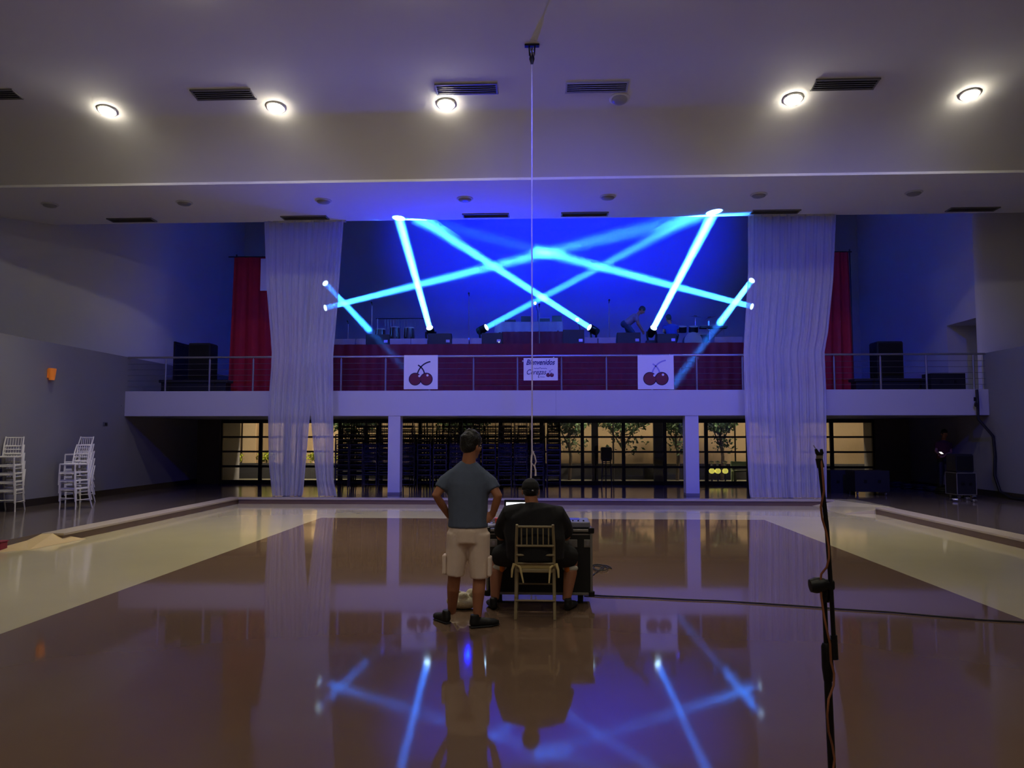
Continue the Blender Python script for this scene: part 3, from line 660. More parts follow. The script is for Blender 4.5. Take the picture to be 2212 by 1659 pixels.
lp = [at(1149, 972, yR), at(1155, 985, yR), at(1158, 997, yR), at(1154, 1008, yR), at(1147, 998, yR), at(1148, 985, yR), at(1153, 975, yR)]
MB().tube([v + V((0, .01 * i, 0)) for i, v in enumerate(lp)], .013, 8).build('knot', m_rope, e, smooth=True)
MB().tube([at(1150, 972, yR), at(1148, 1000, yR), at(1147, 1036, yR)], .013, 8).build('rope_tail', m_rope, e, smooth=True)
MB().tube([at(1154, 1004, yR), at(1157, 1016, yR), at(1157, 1028, yR)], [.013, .014, .018], 8).build('rope_tail', m_rope, e, smooth=True)

# ------------------------------------------------------------------ small wall fittings
for (px, py, s_, lab) in [(261, 870, 1, 'small dark security camera on the left end of the balcony'), (2106, 868, -1, 'small dark security camera on the right end of the balcony')]:
    p = at(px, py, YBAL); e = empty('security_camera', (p.x, YBAL, p.z), lab, 'camera', 'security cameras')
    MB().bx(p.x - .03, p.x + .03, YBAL - .02, YBAL, p.z + .02, p.z + .12).build('bracket', m_black, e, bevel=.004)
    MB().tube([(p.x, YBAL - .02, p.z + .06), (p.x, YBAL - .09, p.z - .01), (p.x, YBAL - .1, p.z - .05)], .014, 8).build('arm', m_black, e)
    MB().lathe([(.03, -.08), (.048, -.07), (.048, .08), (.04, .1)], (p.x + s_ * .03, YBAL - .11, p.z - .07), (s_ * .6, -1, -.4), 14).build('body', m_black, e, smooth=True)
d = ray(106, 807); p = V((0, 0, CAMH)) + d * (XL / d.x)
m_or = M('orange_lamp_shade', (232, 120, 38), 0.5, var=0.05, emit=(1, .3, .03), estr=.10)
e = empty('wall_sconce', (XL, p.y, p.z), 'small orange tapered sconce on the left wall', 'wall lamp')
MB().loft([(XL + .07, p.y, p.z - .15), (XL + .075, p.y, p.z + .12)], [(.055, .07), (.07, .12)], (1, 0, 0), 16).build('shade', m_or, e, smooth=True)
MB().bx(XL, XL + .02, p.y - .07, p.y + .07, p.z - .1, p.z + .1).build('back_plate', m_or, e)
d = ray(227, 916); p = V((0, 0, CAMH)) + d * (XL / d.x)
e = empty('wall_switch', (XL, p.y, p.z), 'small dark switch plate on the left wall below the balcony end', 'switch')
MB().bx(XL, XL + .015, p.y - .1, p.y + .1, p.z - .05, p.z + .05).build('plate', M('switch_grey', (90, 88, 96), .5), e, bevel=.004); MB().bx(XL + .015, XL + .03, p.y - .03, p.y + .05, p.z - .03, p.z + .03).build('rocker', m_black, e)
# ------------------------------------------------------------------ chairs
m_wch = M('white_chair_lacquer', (226, 224, 214), 0.4, var=0.04); m_dch = M('dark_chair_wood', (34, 28, 26), 0.5, var=0.15)
m_bch = M('beige_chair_wood', (150, 136, 104), 0.5, var=0.12); m_cush = M('cream_cushion_fabric', (214, 196, 140), 0.85, var=0.08, scale=12, bump=.1)
m_pad = M('tan_seat_pad', (176, 120, 96), 0.8, var=.08)
def chair_pieces(W=.40, D=.40, H=.86, SZ=.44, splay=.07):
    """bamboo-style ballroom chair facing -y (front) with its back at +y; returns {part: [MB, ...]}"""
    P = {'leg': [], 'seat': [], 'back_rail': [], 'spindle': [], 'stretcher': []}
    w, d = W / 2, D / 2
    for s in (-1, 1):
        P['leg'].append(MB().tube([(s * (w - .01), -d, 0), (s * (w - .018), -d + .01, SZ)], [.014, .017], 7))
        P['leg'].append(MB().tube([(s * (w - .015), d + splay, 0), (s * (w - .02), d - .01, SZ * .7), (s * (w - .02), d - .02, SZ + .02), (s * (w - .022), d + .03, SZ + .26), (s * (w - .03), d + .085, H)], [.014, .017, .017, .015, .013], 7))
    mb = MB(); mb.box((0, 0, SZ), (W - .02, D, .035)); P['seat'].append(mb)
    for z, y in ((H - .02, .078), (H - .20, .05), (SZ + .15, .018), (SZ + .07, -.002)):
        P['back_rail'].append(MB().tube([(-w + .02, d + y, z), (w - .02, d + y, z)], .011, 6))
    for i in range(6):
        x = -w + .02 + (W - .04) * (i + 1) / 7
        P['spindle'].append(MB().tube([(x, d + .05, H - .20), (x, d + .078, H - .02)], .007, 5))
    for s in (-1, 1):
        P['stretcher'].append(MB().tube([(s * (w - .013), -d, .2), (s * (w - .015), d + .04, .2)], .009, 6))
    P['stretcher'].append(MB().tube([(-w + .012, -d, .24), (w - .012, -d, .24)], .009, 6)); P['stretcher'].append(MB().tube([(-w + .015, d + .045, .17), (w - .015, d + .045, .17)], .009, 6))
    return P
def chair_thing(mat, pad=None, **kw):
    e = empty('ballroom_chair', (0, 0, 0))
    for nm, lst in chair_pieces(**kw).items():
        for mb in lst: mb.build(nm, mat, e, smooth=nm != 'seat', bevel=.008 if nm == 'seat' else 0)
    if pad: MB().box((0, 0, .472), (.36, .36, .03)).build('seat_pad', pad, e, bevel=.012)
    return e
# white stacks at the left wall: (x, y, rotation, count, phrase)
proto = chair_thing(m_wch, splay=.11); first = True
p1 = fl(148, 1101, UP); p2 = fl(146, 1090, UP); p3 = fl(8, 1106, UP)
STK = [((p1.x, p1.y + .2), -.12, 4, 'front left-wall stack'), ((p2.x - .05, p2.y + .5), -.12, 5, 'rear left-wall stack'), ((p3.x, p3.y + .15), .25, 5, 'stack cut by the left picture edge')]
LV = ['bottom white ballroom chair of the %s', 'white ballroom chair, second from the bottom of the %s', 'white ballroom chair, third from the bottom of the %s', 'white ballroom chair, fourth from the bottom of the %s', 'white ballroom chair on top, fifth in the %s']
for (xy, rz, n, ph) in STK:
    for i in range(n):
        loc = (xy[0] - .012 * i, xy[1] - .004 * i, UP + .172 * i); lab = LV[i] % ph
        if first: proto.location = loc; proto.rotation_euler = (0, 0, rz); tag(proto, lab, 'chair', 'stacked white chairs'); first = False
        else: clone(proto, loc, rz, label=lab, cat='chair', group='stacked white chairs')
# dark stacks below the balcony, too small to show their parts
mb = MB()
for lst in chair_pieces(splay=.08).values():
    for q in lst: mb.add(q.v, q.f)
dm = mb.mesh('stacked_chair', m_dch)
rnd = random.Random(11); spots = []
for (a, b, Y) in [(742, 836, 22.3), (884, 1196, 22.3), (748, 836, 23.3), (875, 1196, 23.3)]:
    x0, x1 = at(a, 980, Y).x, at(b, 980, Y).x; n = max(2, round((x1 - x0) / .47) + 1)
    for i in range(n): spots.append((x0 + (x1 - x0) * i / (n - 1), Y, rnd.choice([0, 0, PI]) + rnd.uniform(-.06, .06)))
for (x, y, rz) in spots:
    for i in range(9):
        o = bpy.data.objects.new('stacked_chair', dm); COL.objects.link(o); o.location = (x + rnd.uniform(-.008, .008), y + rnd.uniform(-.01, .01), UP + .145 * i); o.rotation_euler = (0, 0, rz)
        tag(o, 'dark ballroom chair in the tall stacks standing under the balcony', 'chair', 'dark chair stacks')
print('dark stacks', len(spots))
# the beige chair of the seated man
Yc = fl(1156, 1339).y; xc = fl(1156, 1339).x
e = empty('ballroom_chair', (xc, Yc - .07 - .2, 0), 'beige ballroom chair with a tied cream cushion under the seated man', 'chair')
CH = e; CHX, CHY = xc, Yc + .27
e.location = (xc, CHY, 0)
for nm, lst in chair_pieces(W=.395, D=.40, H=.875, SZ=.435, splay=.07).items():
    for q in lst:
        q.v = [(xc - x, CHY - y, z) for x, y, z in q.v]; q.build(nm, m_bch, e, smooth=nm != 'seat', bevel=.008 if nm == 'seat' else 0)
cu = MB().box((xc, CHY, .475), (.39, .38, .055)).build('cushion', m_cush, e, bevel=.024)
for s in (-1, 1):
    x = xc + s * .17; y = CHY - .215
    MB().tube([(x, y + .03, .48), (x + s * .03, y - .01, .5), (x + s * .045, y - .02, .45), (x + s * .05, y - .02, .38)], [.012, .016, .012, .008], 6).build('tie_ribbon', m_cush, cu)
    MB().tube([(x, y + .03, .49), (x - s * .03, y - .015, .47), (x - s * .04 + (.02 if s < 0 else 0), y - .02, .33)], [.012, .012, .007], 6).build('tie_ribbon', m_cush, cu)
# ------------------------------------------------------------------ people
m_skin = M('skin', (168, 112, 82), 0.55, var=0.08, scale=10); m_hair = M('dark_hair', (14, 12, 14), 0.5, var=0.3, scale=60, bump=.4, bscale=90)
m_eye = M('eye_white', (225, 222, 215), 0.3, var=0); m_lip = M('lips', (140, 74, 64), .5, var=0)
def organic(mb, name, mat, parent=None, voxel=.009, it=6, origin=None):
    o = mb.build(name, mat, parent, origin=origin)
    r = o.modifiers.new('union', 'REMESH'); r.mode = 'VOXEL'; r.voxel_size = voxel; r.use_smooth_shade = True
    s = o.modifiers.new('soften', 'SMOOTH'); s.factor = .5; s.iterations = it
    return o
def frame(fd, up=(0, 0, 1)):
    f_ = V(fd).normalized(); u = V(up); u = (u - f_ * u.dot(f_)).normalized(); s_ = f_.cross(u)
    return Matrix((s_, f_, u)).transposed()
def add_head(mb, c, fd, up, k=1.0):
    R = frame(fd, up); c = V(c); q = lambda x, y, z: c + R @ V((x * k, y * k, z * k))
    mb.ell(q(0, -.012, .025), (.074 * k, .095 * k, .092 * k), rot=R); mb.ell(q(0, .022, -.045), (.058 * k, .066 * k, .072 * k), rot=R)
    mb.ell(q(0, .052, -.092), (.032 * k, .032 * k, .028 * k), rot=R)                           # chin
    mb.loft([q(0, .082, .02), q(0, .098, -.012), q(0, .112, -.034), q(0, .09, -.042)], [(.009 * k, .01 * k), (.012 * k, .012 * k), (.017 * k, .014 * k), (.013 * k, .008 * k)], R @ V((1, 0, 0)), 10)   # nose
    mb.loft([q(-.055, .066, .028), q(0, .083, .034), q(.055, .066, .028)], [(.01 * k, .012 * k)] * 3, R @ V((0, 0, 1)), 10)   # brow
    for s in (-1, 1):
        mb.ell(q(s * .078, -.008, -.012), (.011 * k, .020 * k, .033 * k), 10, 7, R @ Matrix.Rotation(s * .3, 3, 'Z'))   # ear
        mb.ell(q(s * .042, .058, -.03), (.022 * k, .022 * k, .022 * k), rot=R)
    return R, q
def face_parts(par, R, q, k=1.0):
    for s in (-1, 1):
        ey = MB().ell(q(s * .031, .075, .008), (.013 * k, .010 * k, .007 * k), 10, 7, R).build('eye', m_eye, par, smooth=True)
        MB().ell(q(s * .031, .083, .008), (.006 * k, .003 * k, .006 * k), 10, 6, R).build('iris', m_hair, ey, smooth=True)
    MB().ell(q(0, .088, -.064), (.024 * k, .008 * k, .009 * k), 12, 7, R).build('lips', m_lip, par, smooth=True)
def add_hand(mb, wrist, dirn, normal, thumb, curl=.5, k=1.0):
    """palm plus four unequal bent fingers and a thumb from the palm's side; normal = back of the hand"""
    w = V(wrist); d = V(dirn).normalized(); nrm = V(normal); nrm = (nrm - d * nrm.dot(d)).normalized(); s = d.cross(nrm).normalized() * thumb
    mb.loft([w - d * .02, w + d * .02, w + d * .06, w + d * .092], [(.026 * k, .019 * k), (.034 * k, .017 * k), (.041 * k, .015 * k), (.040 * k, .012 * k)], s, 12)
    for i, (o, L) in enumerate([(.031, .068), (.011, .078), (-.010, .073), (-.030, .058)]):
        p = w + d * .088 + s * o * k; dd = (d + s * o * 1.5).normalized(); pts = [p - dd * .02, p]
        for j, f_ in enumerate((.45, .32, .23)):
            a = curl * (j + .6); p = p + (dd * math.cos(a) - nrm * math.sin(a)) * L * f_ * k; pts.append(p)
        mb.tube(pts, [.0095 * k, .0095 * k, .009 * k, .0085 * k, .007 * k], 8)
    p = w + d * .022 + s * .03 * k; td = (d * .75 + s * .65 - nrm * .25).normalized()
    mb.tube([p - td * .01, p + td * .03 * k, p + td * .055 * k + d * .004, p + (td * .6 + d * .4).normalized() * .078 * k], [.014 * k, .0125 * k, .0105 * k, .008 * k], 8)
def add_shoe(mb, heel, toe_dir, L=.28, h=.085, k=1.0):
    d = V((toe_dir[0], toe_dir[1], 0)).normalized(); p = V(heel); z = lambda q: V((0, 0, q))
    mb.loft([p + z(h * .5), p + d * .03 + z(h * .52), p + d * .1 + z(h * .5), p + d * .17 + z(h * .42), p + d * (L - .04) + z(h * .34), p + d * L + z(h * .3)],
            [(.022, h * .3), (.037, h * .5), (.04, h * .5), (.048, h * .42), (.044, h * .34), (.02, h * .2)], d.cross(V((0, 0, 1))), 14)
    mb.loft([p + d * .05 + z(h * .5), p + d * .045 + z(h * 1.35)], [(.04, .05), (.037, .042)], d.cross(V((0, 0, 1))), 12)

# --- the standing man, hands on hips, looking right
YM = 6.93
A = lambda px, py, dy=0.0: at(px, py, YM + dy)
m_tee = M('grey_blue_tshirt', (88, 100, 124), 0.9, var=0.1, scale=14, bump=.1, bscale=25); m_khaki = M('khaki_shorts', (230, 210, 194), 0.9, var=0.1, scale=10, bump=.12, bscale=22)
m_shoe = M('black_shoe', (16, 16, 18), 0.6, var=.1); m_sole = M('dark_sole', (34, 34, 36), .7)
hl = fl(964, 1346); hr = fl(1026, 1356)
pel = A(1011, 1150); sh = {-1: A(971, 1026), 1: A(1052, 1029)}; hip = {-1: A(990, 1158), 1: A(1034, 1158)}
kn = {-1: A(982, 1240, .03), 1: A(1036, 1246, .03)}; an = {-1: V((A(970, 1325).x, hl.y + .03, .09)), 1: V((A(1030, 1335).x, hr.y + .03, .09))}
el = {-1: A(942, 1070, -.06), 1: A(1076, 1072, -.06)}; wr = {-1: A(969, 1113, .06), 1: A(1064, 1112, .0)}
body = MB(); hc = A(1019, 963); hf = V((.62, .78, -.05))
R, q = add_head(body, hc, hf, (.02, -.03, 1), .98)
body.tube([hc + V((-.01, -.025, -.03)), A(1013, 994, -.02), A(1012, 1012)], [.06, .062, .085], 12)
body.loft([pel, A(1011, 1120), A(1011, 1080), A(1011, 1045), A(1012, 1018)], [(.155, .105), (.15, .10), (.165, .105), (.185, .105), (.12, .07)])
for s in (-1, 1):
    body.tube([sh[s] + V((-s * .03, 0, -.01)), sh[s].lerp(el[s], .5), el[s], el[s].lerp(wr[s], .4), wr[s]], [.058, .048, .041, .038, .028], 12)
    body.tube([hip[s], hip[s].lerp(kn[s], .5), kn[s], kn[s].lerp(an[s], .35) + V((0, -.02, 0)), an[s]], [.09, .078, .058, .058, .038], 12)
add_hand(body, wr[-1], (.55, .75, -.45), (-.85, .3, .2), 1, .35)
add_hand(body, wr[1], (-.75, -.25, -.5), (.3, -.9, .2), 1, .35)
for s, h_, td in ((-1, hl, (-.55, .8)), (1, hr, (.85, .45))): body.ell(V(h_) + V((td[0] * .03, td[1] * .03, .055)), (.03, .03, .03))
person1 = organic(body, 'person', m_skin, voxel=.0075, it=5, origin=V(((hl.x + hr.x) / 2, (hl.y + hr.y) / 2, 0)))
tag(person1, 'standing person with hands on hips in grey t-shirt and khaki shorts', 'person')
face_parts(person1, R, q, .98)
hm = MB(); hm.ell(q(0, -.018, .047), (.092, .106, .094), rot=R); hm.ell(q(0, -.05, .0), (.085, .07, .078), rot=R)
rr = random.Random(5)
for _ in range(60):
    a, b = rr.uniform(0, 2 * PI), rr.uniform(.15, 1.4); hm.ell(q(.082 * math.cos(a) * math.cos(b), -.02 + .096 * math.sin(a) * math.cos(b), .05 + .09 * math.sin(b)), (.016, .016, .02), 7, 5, R)
organic(hm, 'hair', m_hair, person1, .008, 3)
t = MB(); t.loft([A(1011, 1139), A(1011, 1120), A(1011, 1080), A(1011, 1045), A(1012, 1020), A(1012, 1006), A(1013, 996)], [(.183, .135), (.176, .130), (.182, .13), (.198, .13), (.182, .11), (.118, .09), (.07, .07)])
for s in (-1, 1): t.tube([sh[s] + V((-s * .05, 0, .0)), sh[s].lerp(el[s], .35), sh[s].lerp(el[s], .68)], [.07, .066, .063], 12)
organic(t, 't_shirt', m_tee, person1, .011, 6)
s_ = MB(); s_.loft([A(1011, 1130), pel + V((0, 0, .02)), A(1011, 1172)], [(.165, .118), (.178, .128), (.165, .12)])
for s in (-1, 1):
    e_ = kn[s] + V((0, 0, .0)); s_.tube([hip[s] + V((0, 0, .03)), hip[s].lerp(e_, .5), e_ + V((s * .005, 0, -.005))], [.105, .098, .092], 14)
so = organic(s_, 'cargo_shorts', m_khaki, person1, .011, 5)
for s in (-1, 1):
    c = hip[s].lerp(kn[s], .72) + V((s * .095, -.02, 0)); MB().box(c, (.035, .13, .17)).build('cargo_pocket', m_khaki, so, bevel=.012)
for h_, td in ((hl, (-.55, .8)), (hr, (.85, .45))):
    k_ = MB(); add_shoe(k_, V(h_) - V((td[0], td[1], 0)) * .05 + V((0, 0, .004)), td); o = organic(k_, 'shoe', m_shoe, person1, .009, 3)
    d_ = V((td[0], td[1], 0)).normalized(); b0 = V(h_) - V((td[0], td[1], 0)) * .05
    MB().loft([b0 + V((0, 0, .01)), b0 + d_ * .1 + V((0, 0, .01)), b0 + d_ * .18 + V((0, 0, .01)), b0 + d_ * .28 + V((0, 0, .012))], [(.03, .01), (.042, .01), (.05, .01), (.022, .008)], d_.cross(V((0, 0, 1))), 12).build('sole', m_sole, o, smooth=True)

# --- the seated man with the cap
YP2 = CHY - .02
A = lambda px, py, dy=0.0: at(px, py, YP2 + dy)
m_tee2 = M('black_tshirt', (20, 20, 24), 0.9, var=0.12, scale=12, bump=.1, bscale=25); m_short2 = M('black_shorts', (17, 17, 20), .9, var=.1)
m_patch = M('pale_short_panel', (200, 196, 184), .85, var=.04); m_orange = M('orange_short_panel', (214, 120, 30), .85, var=.04); m_cap = M('black_cap_cloth', (13, 13, 17), .8, var=.1)
sz = .50
pel = V((CHX, YP2 - .03, sz + .12)); ch = A(1153, 1112, .0); nk = A(1149, 1088, .03); hc = A(1146, 1061, .06)
sh = {-1: A(1103, 1108, .02), 1: A(1203, 1110, .02)}; el = {-1: A(1083, 1158, .2), 1: A(1222, 1158, .2)}
wr = {-1: V((A(1112, 1140, .45).x, YP2 + .50, .79)), 1: V((A(1200, 1140, .45).x, YP2 + .50, .79))}
hip = {-1: pel + V((-.12, .05, -.03)), 1: pel + V((.12, .05, -.03))}
kn = {-1: A(1074, 1203, .33), 1: A(1236, 1205, .33)}
fl_l, fl_r = fl(1068, 1318), fl(1224, 1320)
an = {-1: V((fl_l.x, fl_l.y + .06, .09)), 1: V((fl_r.x, fl_r.y + .06, .09))}
body = MB(); R, q = add_head(body, hc, (-.05, 1, -.12), (0, .05, 1), 1.0)
body.tube([hc + V((0, -.02, -.04)), nk, nk + V((0, -.02, -.08))], [.064, .066, .08], 12)
body.loft([pel + V((0, 0, -.06)), pel + V((0, 0, .1)), ch + V((0, 0, -.16)), ch, nk + V((0, -.02, -.04))], [(.2, .16), (.235, .17), (.245, .165), (.24, .14), (.11, .085)])
for s in (-1, 1):
    body.tube([sh[s], sh[s].lerp(el[s], .5), el[s], el[s].lerp(wr[s], .4), wr[s]], [.075, .066, .052, .046, .032], 12)
    body.tube([hip[s], hip[s].lerp(kn[s], .5), kn[s], kn[s].lerp(an[s], .35) + V((0, -.025, 0)), an[s]], [.11, .1, .068, .068, .042], 12)
    add_hand(body, wr[s], (-s * .25, 1, -.12), (0, .1, 1), 1 if s > 0 else -1, .35)
for h_ in (fl_l, fl_r): body.ell(V(h_) + V((0, .06, .055)), (.03, .03, .03))
person2 = organic(body, 'person', m_skin, voxel=.0085, it=5, origin=V((CHX, CHY, sz)))
tag(person2, 'heavy seated person in black t-shirt and cap, working at the road case', 'person')
face_parts(person2, R, q)
hm = MB(); hm.ell(q(0, -.03, -.005), (.08, .082, .06), rot=R); organic(hm, 'hair', m_hair, person2, .009, 3)
hm = MB(); hm.ell(q(0, -.012, .04), (.087, .107, .088), rot=R); hm.loft([q(0, -.012, .02), q(0, -.012, .045)], [(.088, .108), (.088, .108)], R @ V((1, 0, 0)), 20)
cp = organic(hm, 'cap', m_cap, person2, .008, 4)
MB().loft([q(0, .08, .03), q(0, .13, .025), q(0, .165, .01)], [(.07, .008), (.065, .006), (.03, .004)], R @ V((1, 0, 0)), 14).build('visor', m_cap, cp, smooth=True)
MB().ell(q(.018, -.117, .0), (.011, .004, .008), 8, 6, R).build('buckle', m_steel, cp); MB().tube([q(-.05, -.096, .012), q(0, -.118, .0), q(.05, -.096, .012)], .006, 6).build('strap', m_cap, cp)
t = MB(); t.loft([pel + V((0, 0, -.1)), pel + V((0, 0, .08)), ch + V((0, 0, -.16)), ch + V((0, 0, -.02)), ch + V((0, 0, .045)), nk + V((0, -.02, -.03)), nk + V((0, -.01, .0))], [(.275, .19), (.29, .2), (.295, .19), (.29, .165), (.225, .14), (.13, .1), (.08, .08)])
for s in (-1, 1): t.tube([nk + V((s * .07, -.03, -.07)), sh[s] + V((0, -.02, -.015)), sh[s].lerp(el[s], .45), sh[s].lerp(el[s], .88)], [.085, .105, .104, .094], 14)
organic(t, 't_shirt', m_tee2, person2, .012, 6)
s_ = MB(); s_.loft([pel + V((0, -.08, -.05)), pel + V((0, .02, -.02)), pel + V((0, .16, -.02))], [(.25, .13), (.25, .14), (.2, .12)])
for s in (-1, 1): s_.tube([hip[s], hip[s].lerp(kn[s], .5), hip[s].lerp(kn[s], .9)], [.13, .125, .112], 14)
so = organic(s_, 'shorts', m_short2, person2, .012, 5)
for s in (-1, 1):
    c = hip[s].lerp(kn[s], .91); d_ = (kn[s] - hip[s]).normalized()
    MB().ell(c + V((0, -.045, -.10)), (.078, .06, .04), 16, 9).build('pale_panel', m_patch, so, smooth=True)
    MB().ell(c + V((-s * .03, -.085, -.10)), (.028, .03, .042), 12, 8).build('orange_panel', m_orange, so, smooth=True)
for h_ in (fl_l, fl_r):
    sx = -.25 if h_ is fl_l else .35
    k_ = MB(); add_shoe(k_, V(h_) + V((0, -.02, .004)), (sx, 1)); organic(k_, 'shoe', m_shoe, person2, .01, 3)

# --- simple figures far away: two on the stage, one under the balcony
def figure(J, cols, label, hf, voxel=.016):
    body = MB(); R, q = add_head(body, J['head'], hf, J.get('up', (0, 0, 1)))
    body.tube([V(J['head']) + R @ V((0, -.02, -.05)), V(J['neck'])], [.05, .055], 10)
    body.loft([J['pel'], V(J['pel']).lerp(V(J['neck']), .5), V(J['pel']).lerp(V(J['neck']), .85), J['neck']], [(.15, .1), (.15, .1), (.17, .1), (.08, .06)], J.get('side', (1, 0, 0)))
    for s in ('l', 'r'):
        body.tube([J['sh' + s], J['el' + s], J['wr' + s]], [.05, .042, .03], 10); body.tube([J['hip' + s], J['kn' + s], J['an' + s]], [.085, .06, .04], 10)
        add_hand(body, J['wr' + s], V(J['wr' + s]) - V(J['el' + s]), (0, .2, 1), 1, .4)
    o = organic(body, 'person', m_skin, voxel=voxel * .6, it=4, origin=J['base']); tag(o, label, 'person'); face_parts(o, R, q)
    h_ = MB(); h_.ell(q(0, -.018, .04), (.086, .104, .092), rot=R); h_.ell(q(0, -.05, .0), (.08, .066, .075), rot=R); organic(h_, 'hair', m_hair, o, .012, 3)
    t = MB(); n_ = V(J['neck']); p_ = V(J['pel'])
    t.loft([p_, p_.lerp(n_, .5), p_.lerp(n_, .85), n_], [(.175, .125), (.17, .125), (.19, .12), (.09, .07)], J.get('side', (1, 0, 0)))
    for s in ('l', 'r'): t.tube([V(J['sh' + s]), V(J['sh' + s]).lerp(V(J['el' + s]), .6)], [.075, .068], 10)
    organic(t, 't_shirt', cols[0], o, voxel, 4)
    t = MB(); t.ell(J['pel'], (.17, .14, .13))
    for s in ('l', 'r'): t.tube([J['hip' + s], J['kn' + s], V(J['kn' + s]).lerp(V(J['an' + s]), .85)], [.1, .078, .065], 10)
    organic(t, 'trousers', cols[1], o, voxel, 4)
    for s in ('l', 'r'):
        k_ = MB(); add_shoe(k_, V((J['an' + s][0], J['an' + s][1], J['base'][2])) - V((hf[0], hf[1], 0)).normalized() * .05, hf); organic(k_, 'shoe', cols[2], o, .012, 2)
    return o
m_cream = M('cream_shirt', (150, 130, 140), .9); m_jean = M('grey_trousers', (60, 60, 84), .9); m_wshoe = M('white_shoe', (215, 215, 220), .6); m_blueshirt = M('blue_shirt', (60, 80, 170), .9); m_dred = M('dark_red_shirt', (74, 20, 24), .9)
Y = 23.7; b = at(1372, 742, Y); B = lambda px, py, dy=0.0: at(px, py, Y + dy)
figure(dict(base=V((b.x, Y, ZST)), head=B(1387, 670), neck=B(1377, 681), pel=B(1352, 700), up=(.6, 0, .8), side=(0, 1, 0), shl=B(1374, 684, -.17), shr=B(1374, 684, .17), ell=B(1378, 700, -.2), elr=B(1380, 700, .18), wrl=B(1386, 713, -.12), wrr=B(1388, 713, .1),
            hipl=B(1354, 703, -.09), hipr=B(1354, 703, .09), knl=B(1366, 717, -.12), knr=B(1358, 719, .12), anl=V((B(1378, 738).x, Y - .1, ZST + .08)), anr=V((B(1362, 738).x, Y + .12, ZST + .08))),
       (m_cream, m_jean, m_wshoe), 'person in a pale top bending forward on the stage', (.75, 0, -.65))
Y = 23.6; b = at(1448, 742, Y); B = lambda px, py, dy=0.0: at(px, py, Y + dy)
stool = .30
figure(dict(base=V((b.x, Y, ZST)), head=B(1444, 688), neck=B(1448, 700), pel=V((B(1452, 730).x, Y, ZST + .34)), up=(-.1, 0, 1), shl=B(1437, 703), shr=B(1461, 703), ell=B(1434, 716, .05), elr=B(1464, 716, .05), wrl=B(1440, 722, .25), wrr=B(1458, 722, .25),
            hipl=B(1446, 728), hipr=B(1458, 728), knl=B(1441, 724, .35), knr=B(1462, 724, .35), anl=V((B(1443, 740).x, Y + .3, ZST + .08)), anr=V((B(1460, 740).x, Y + .3, ZST + .08))),
       (m_blueshirt, m_black, m_shoe), 'person in a blue shirt crouching on the stage with back turned', (-.15, 1, -.2))
Y = 21.9; b = V((at(2036, 960, Y).x, Y, UP)); B = lambda px, py, dy=0.0: at(px, py, Y + dy)
figure(dict(base=b, head=B(2040, 937), neck=B(2038, 951), pel=B(2037, 992), shl=B(2026, 957), shr=B(2050, 957), ell=B(2022, 975), elr=B(2054, 977), wrl=B(2030, 982, -.25), wrr=B(2042, 983, -.25),
            hipl=B(2031, 996), hipr=B(2044, 996), knl=V((b.x - .09, Y - .02, UP + .48)), knr=V((b.x + .1, Y - .02, UP + .48)), anl=V((b.x - .1, Y, UP + .08)), anr=V((b.x + .11, Y, UP + .08))),
       (m_dred, m_black, m_shoe), 'dim person in a dark red shirt under the right end of the balcony', (-.15, -1, -.25))
p = B(2033, 979, -.36); e = empty('phone', p, 'small lit phone held by the dim person under the balcony', 'phone')
MB().box(p, (.075, .014, .14), Matrix.Rotation(-1.15, 3, 'X')).build('phone_body', m_black, e, bevel=.004)
MB().box(p + V((0, -.003, .009)), (.066, .004, .125), Matrix.Rotation(-1.15, 3, 'X')).build('phone_screen', M('phone_screen_glow', (220, 220, 210), .3, var=0, emit=(1, .95, .85), estr=1.0), e)
# ------------------------------------------------------------------ road case with console, laptop and small things
YC0 = 7.92; a = at(1053, 1290, YC0); b = at(1277, 1146, YC0)
cx0, cx1, cz0, cz1, YC1 = a.x, b.x, max(a.z, .11), b.z, YC0 + .62
e = empty('road_case', ((cx0 + cx1) / 2, (YC0 + YC1) / 2, 0), 'black road case on casters with silver edges in front of the seated man', 'road case')
m_case = M('black_case_board', (15, 15, 17), .6, var=.15, scale=20)
MB().bx(cx0, cx1, YC0, YC1, cz0, cz1).build('case_body', m_case, e)
def edges(par, x0, x1, y0, y1, z0, z1, w=.025):
    mb = MB()
    for z in (z0, z1):
        for y in (y0, y1): mb.box(((x0 + x1) / 2, y, z), (x1 - x0 + w, w, w))
        for x in (x0, x1): mb.box((x, (y0 + y1) / 2, z), (w, y1 - y0 + w, w))
    for x in (x0, x1):
        for y in (y0, y1): mb.box((x, y, (z0 + z1) / 2), (w, w, z1 - z0 + w))
    return mb.build('edge_trim', m_alu, par, bevel=.003)
edges(e, cx0, cx1, YC0, YC1, cz0, cz1)
for x in (cx0, cx1):
    for z in (cz0, cz1): MB().box((x, YC0 - .005, z), (.06, .03, .06)).build('corner_cap', m_blackm, e, bevel=.01)
for q in (.06, .80, .965):
    x = cx0 + (cx1 - cx0) * q; w_ = .14 if q == .80 else .075
    la = MB().bx(x - w_ / 2, x + w_ / 2, YC0 - .008, YC0, cz1 - .17, cz1 - .09).build('latch', m_alu, e, bevel=.004)
    MB().bx(x - .012, x + .012, YC0 - .018, YC0 - .008, cz1 - .15, cz1 - .11).build('latch_key', m_steel, la)
MB().bx(cx0, cx1, YC0 - .004, YC0 + .0, cz1 - .045, cz1 - .035).build('lid_line', m_alu, e)
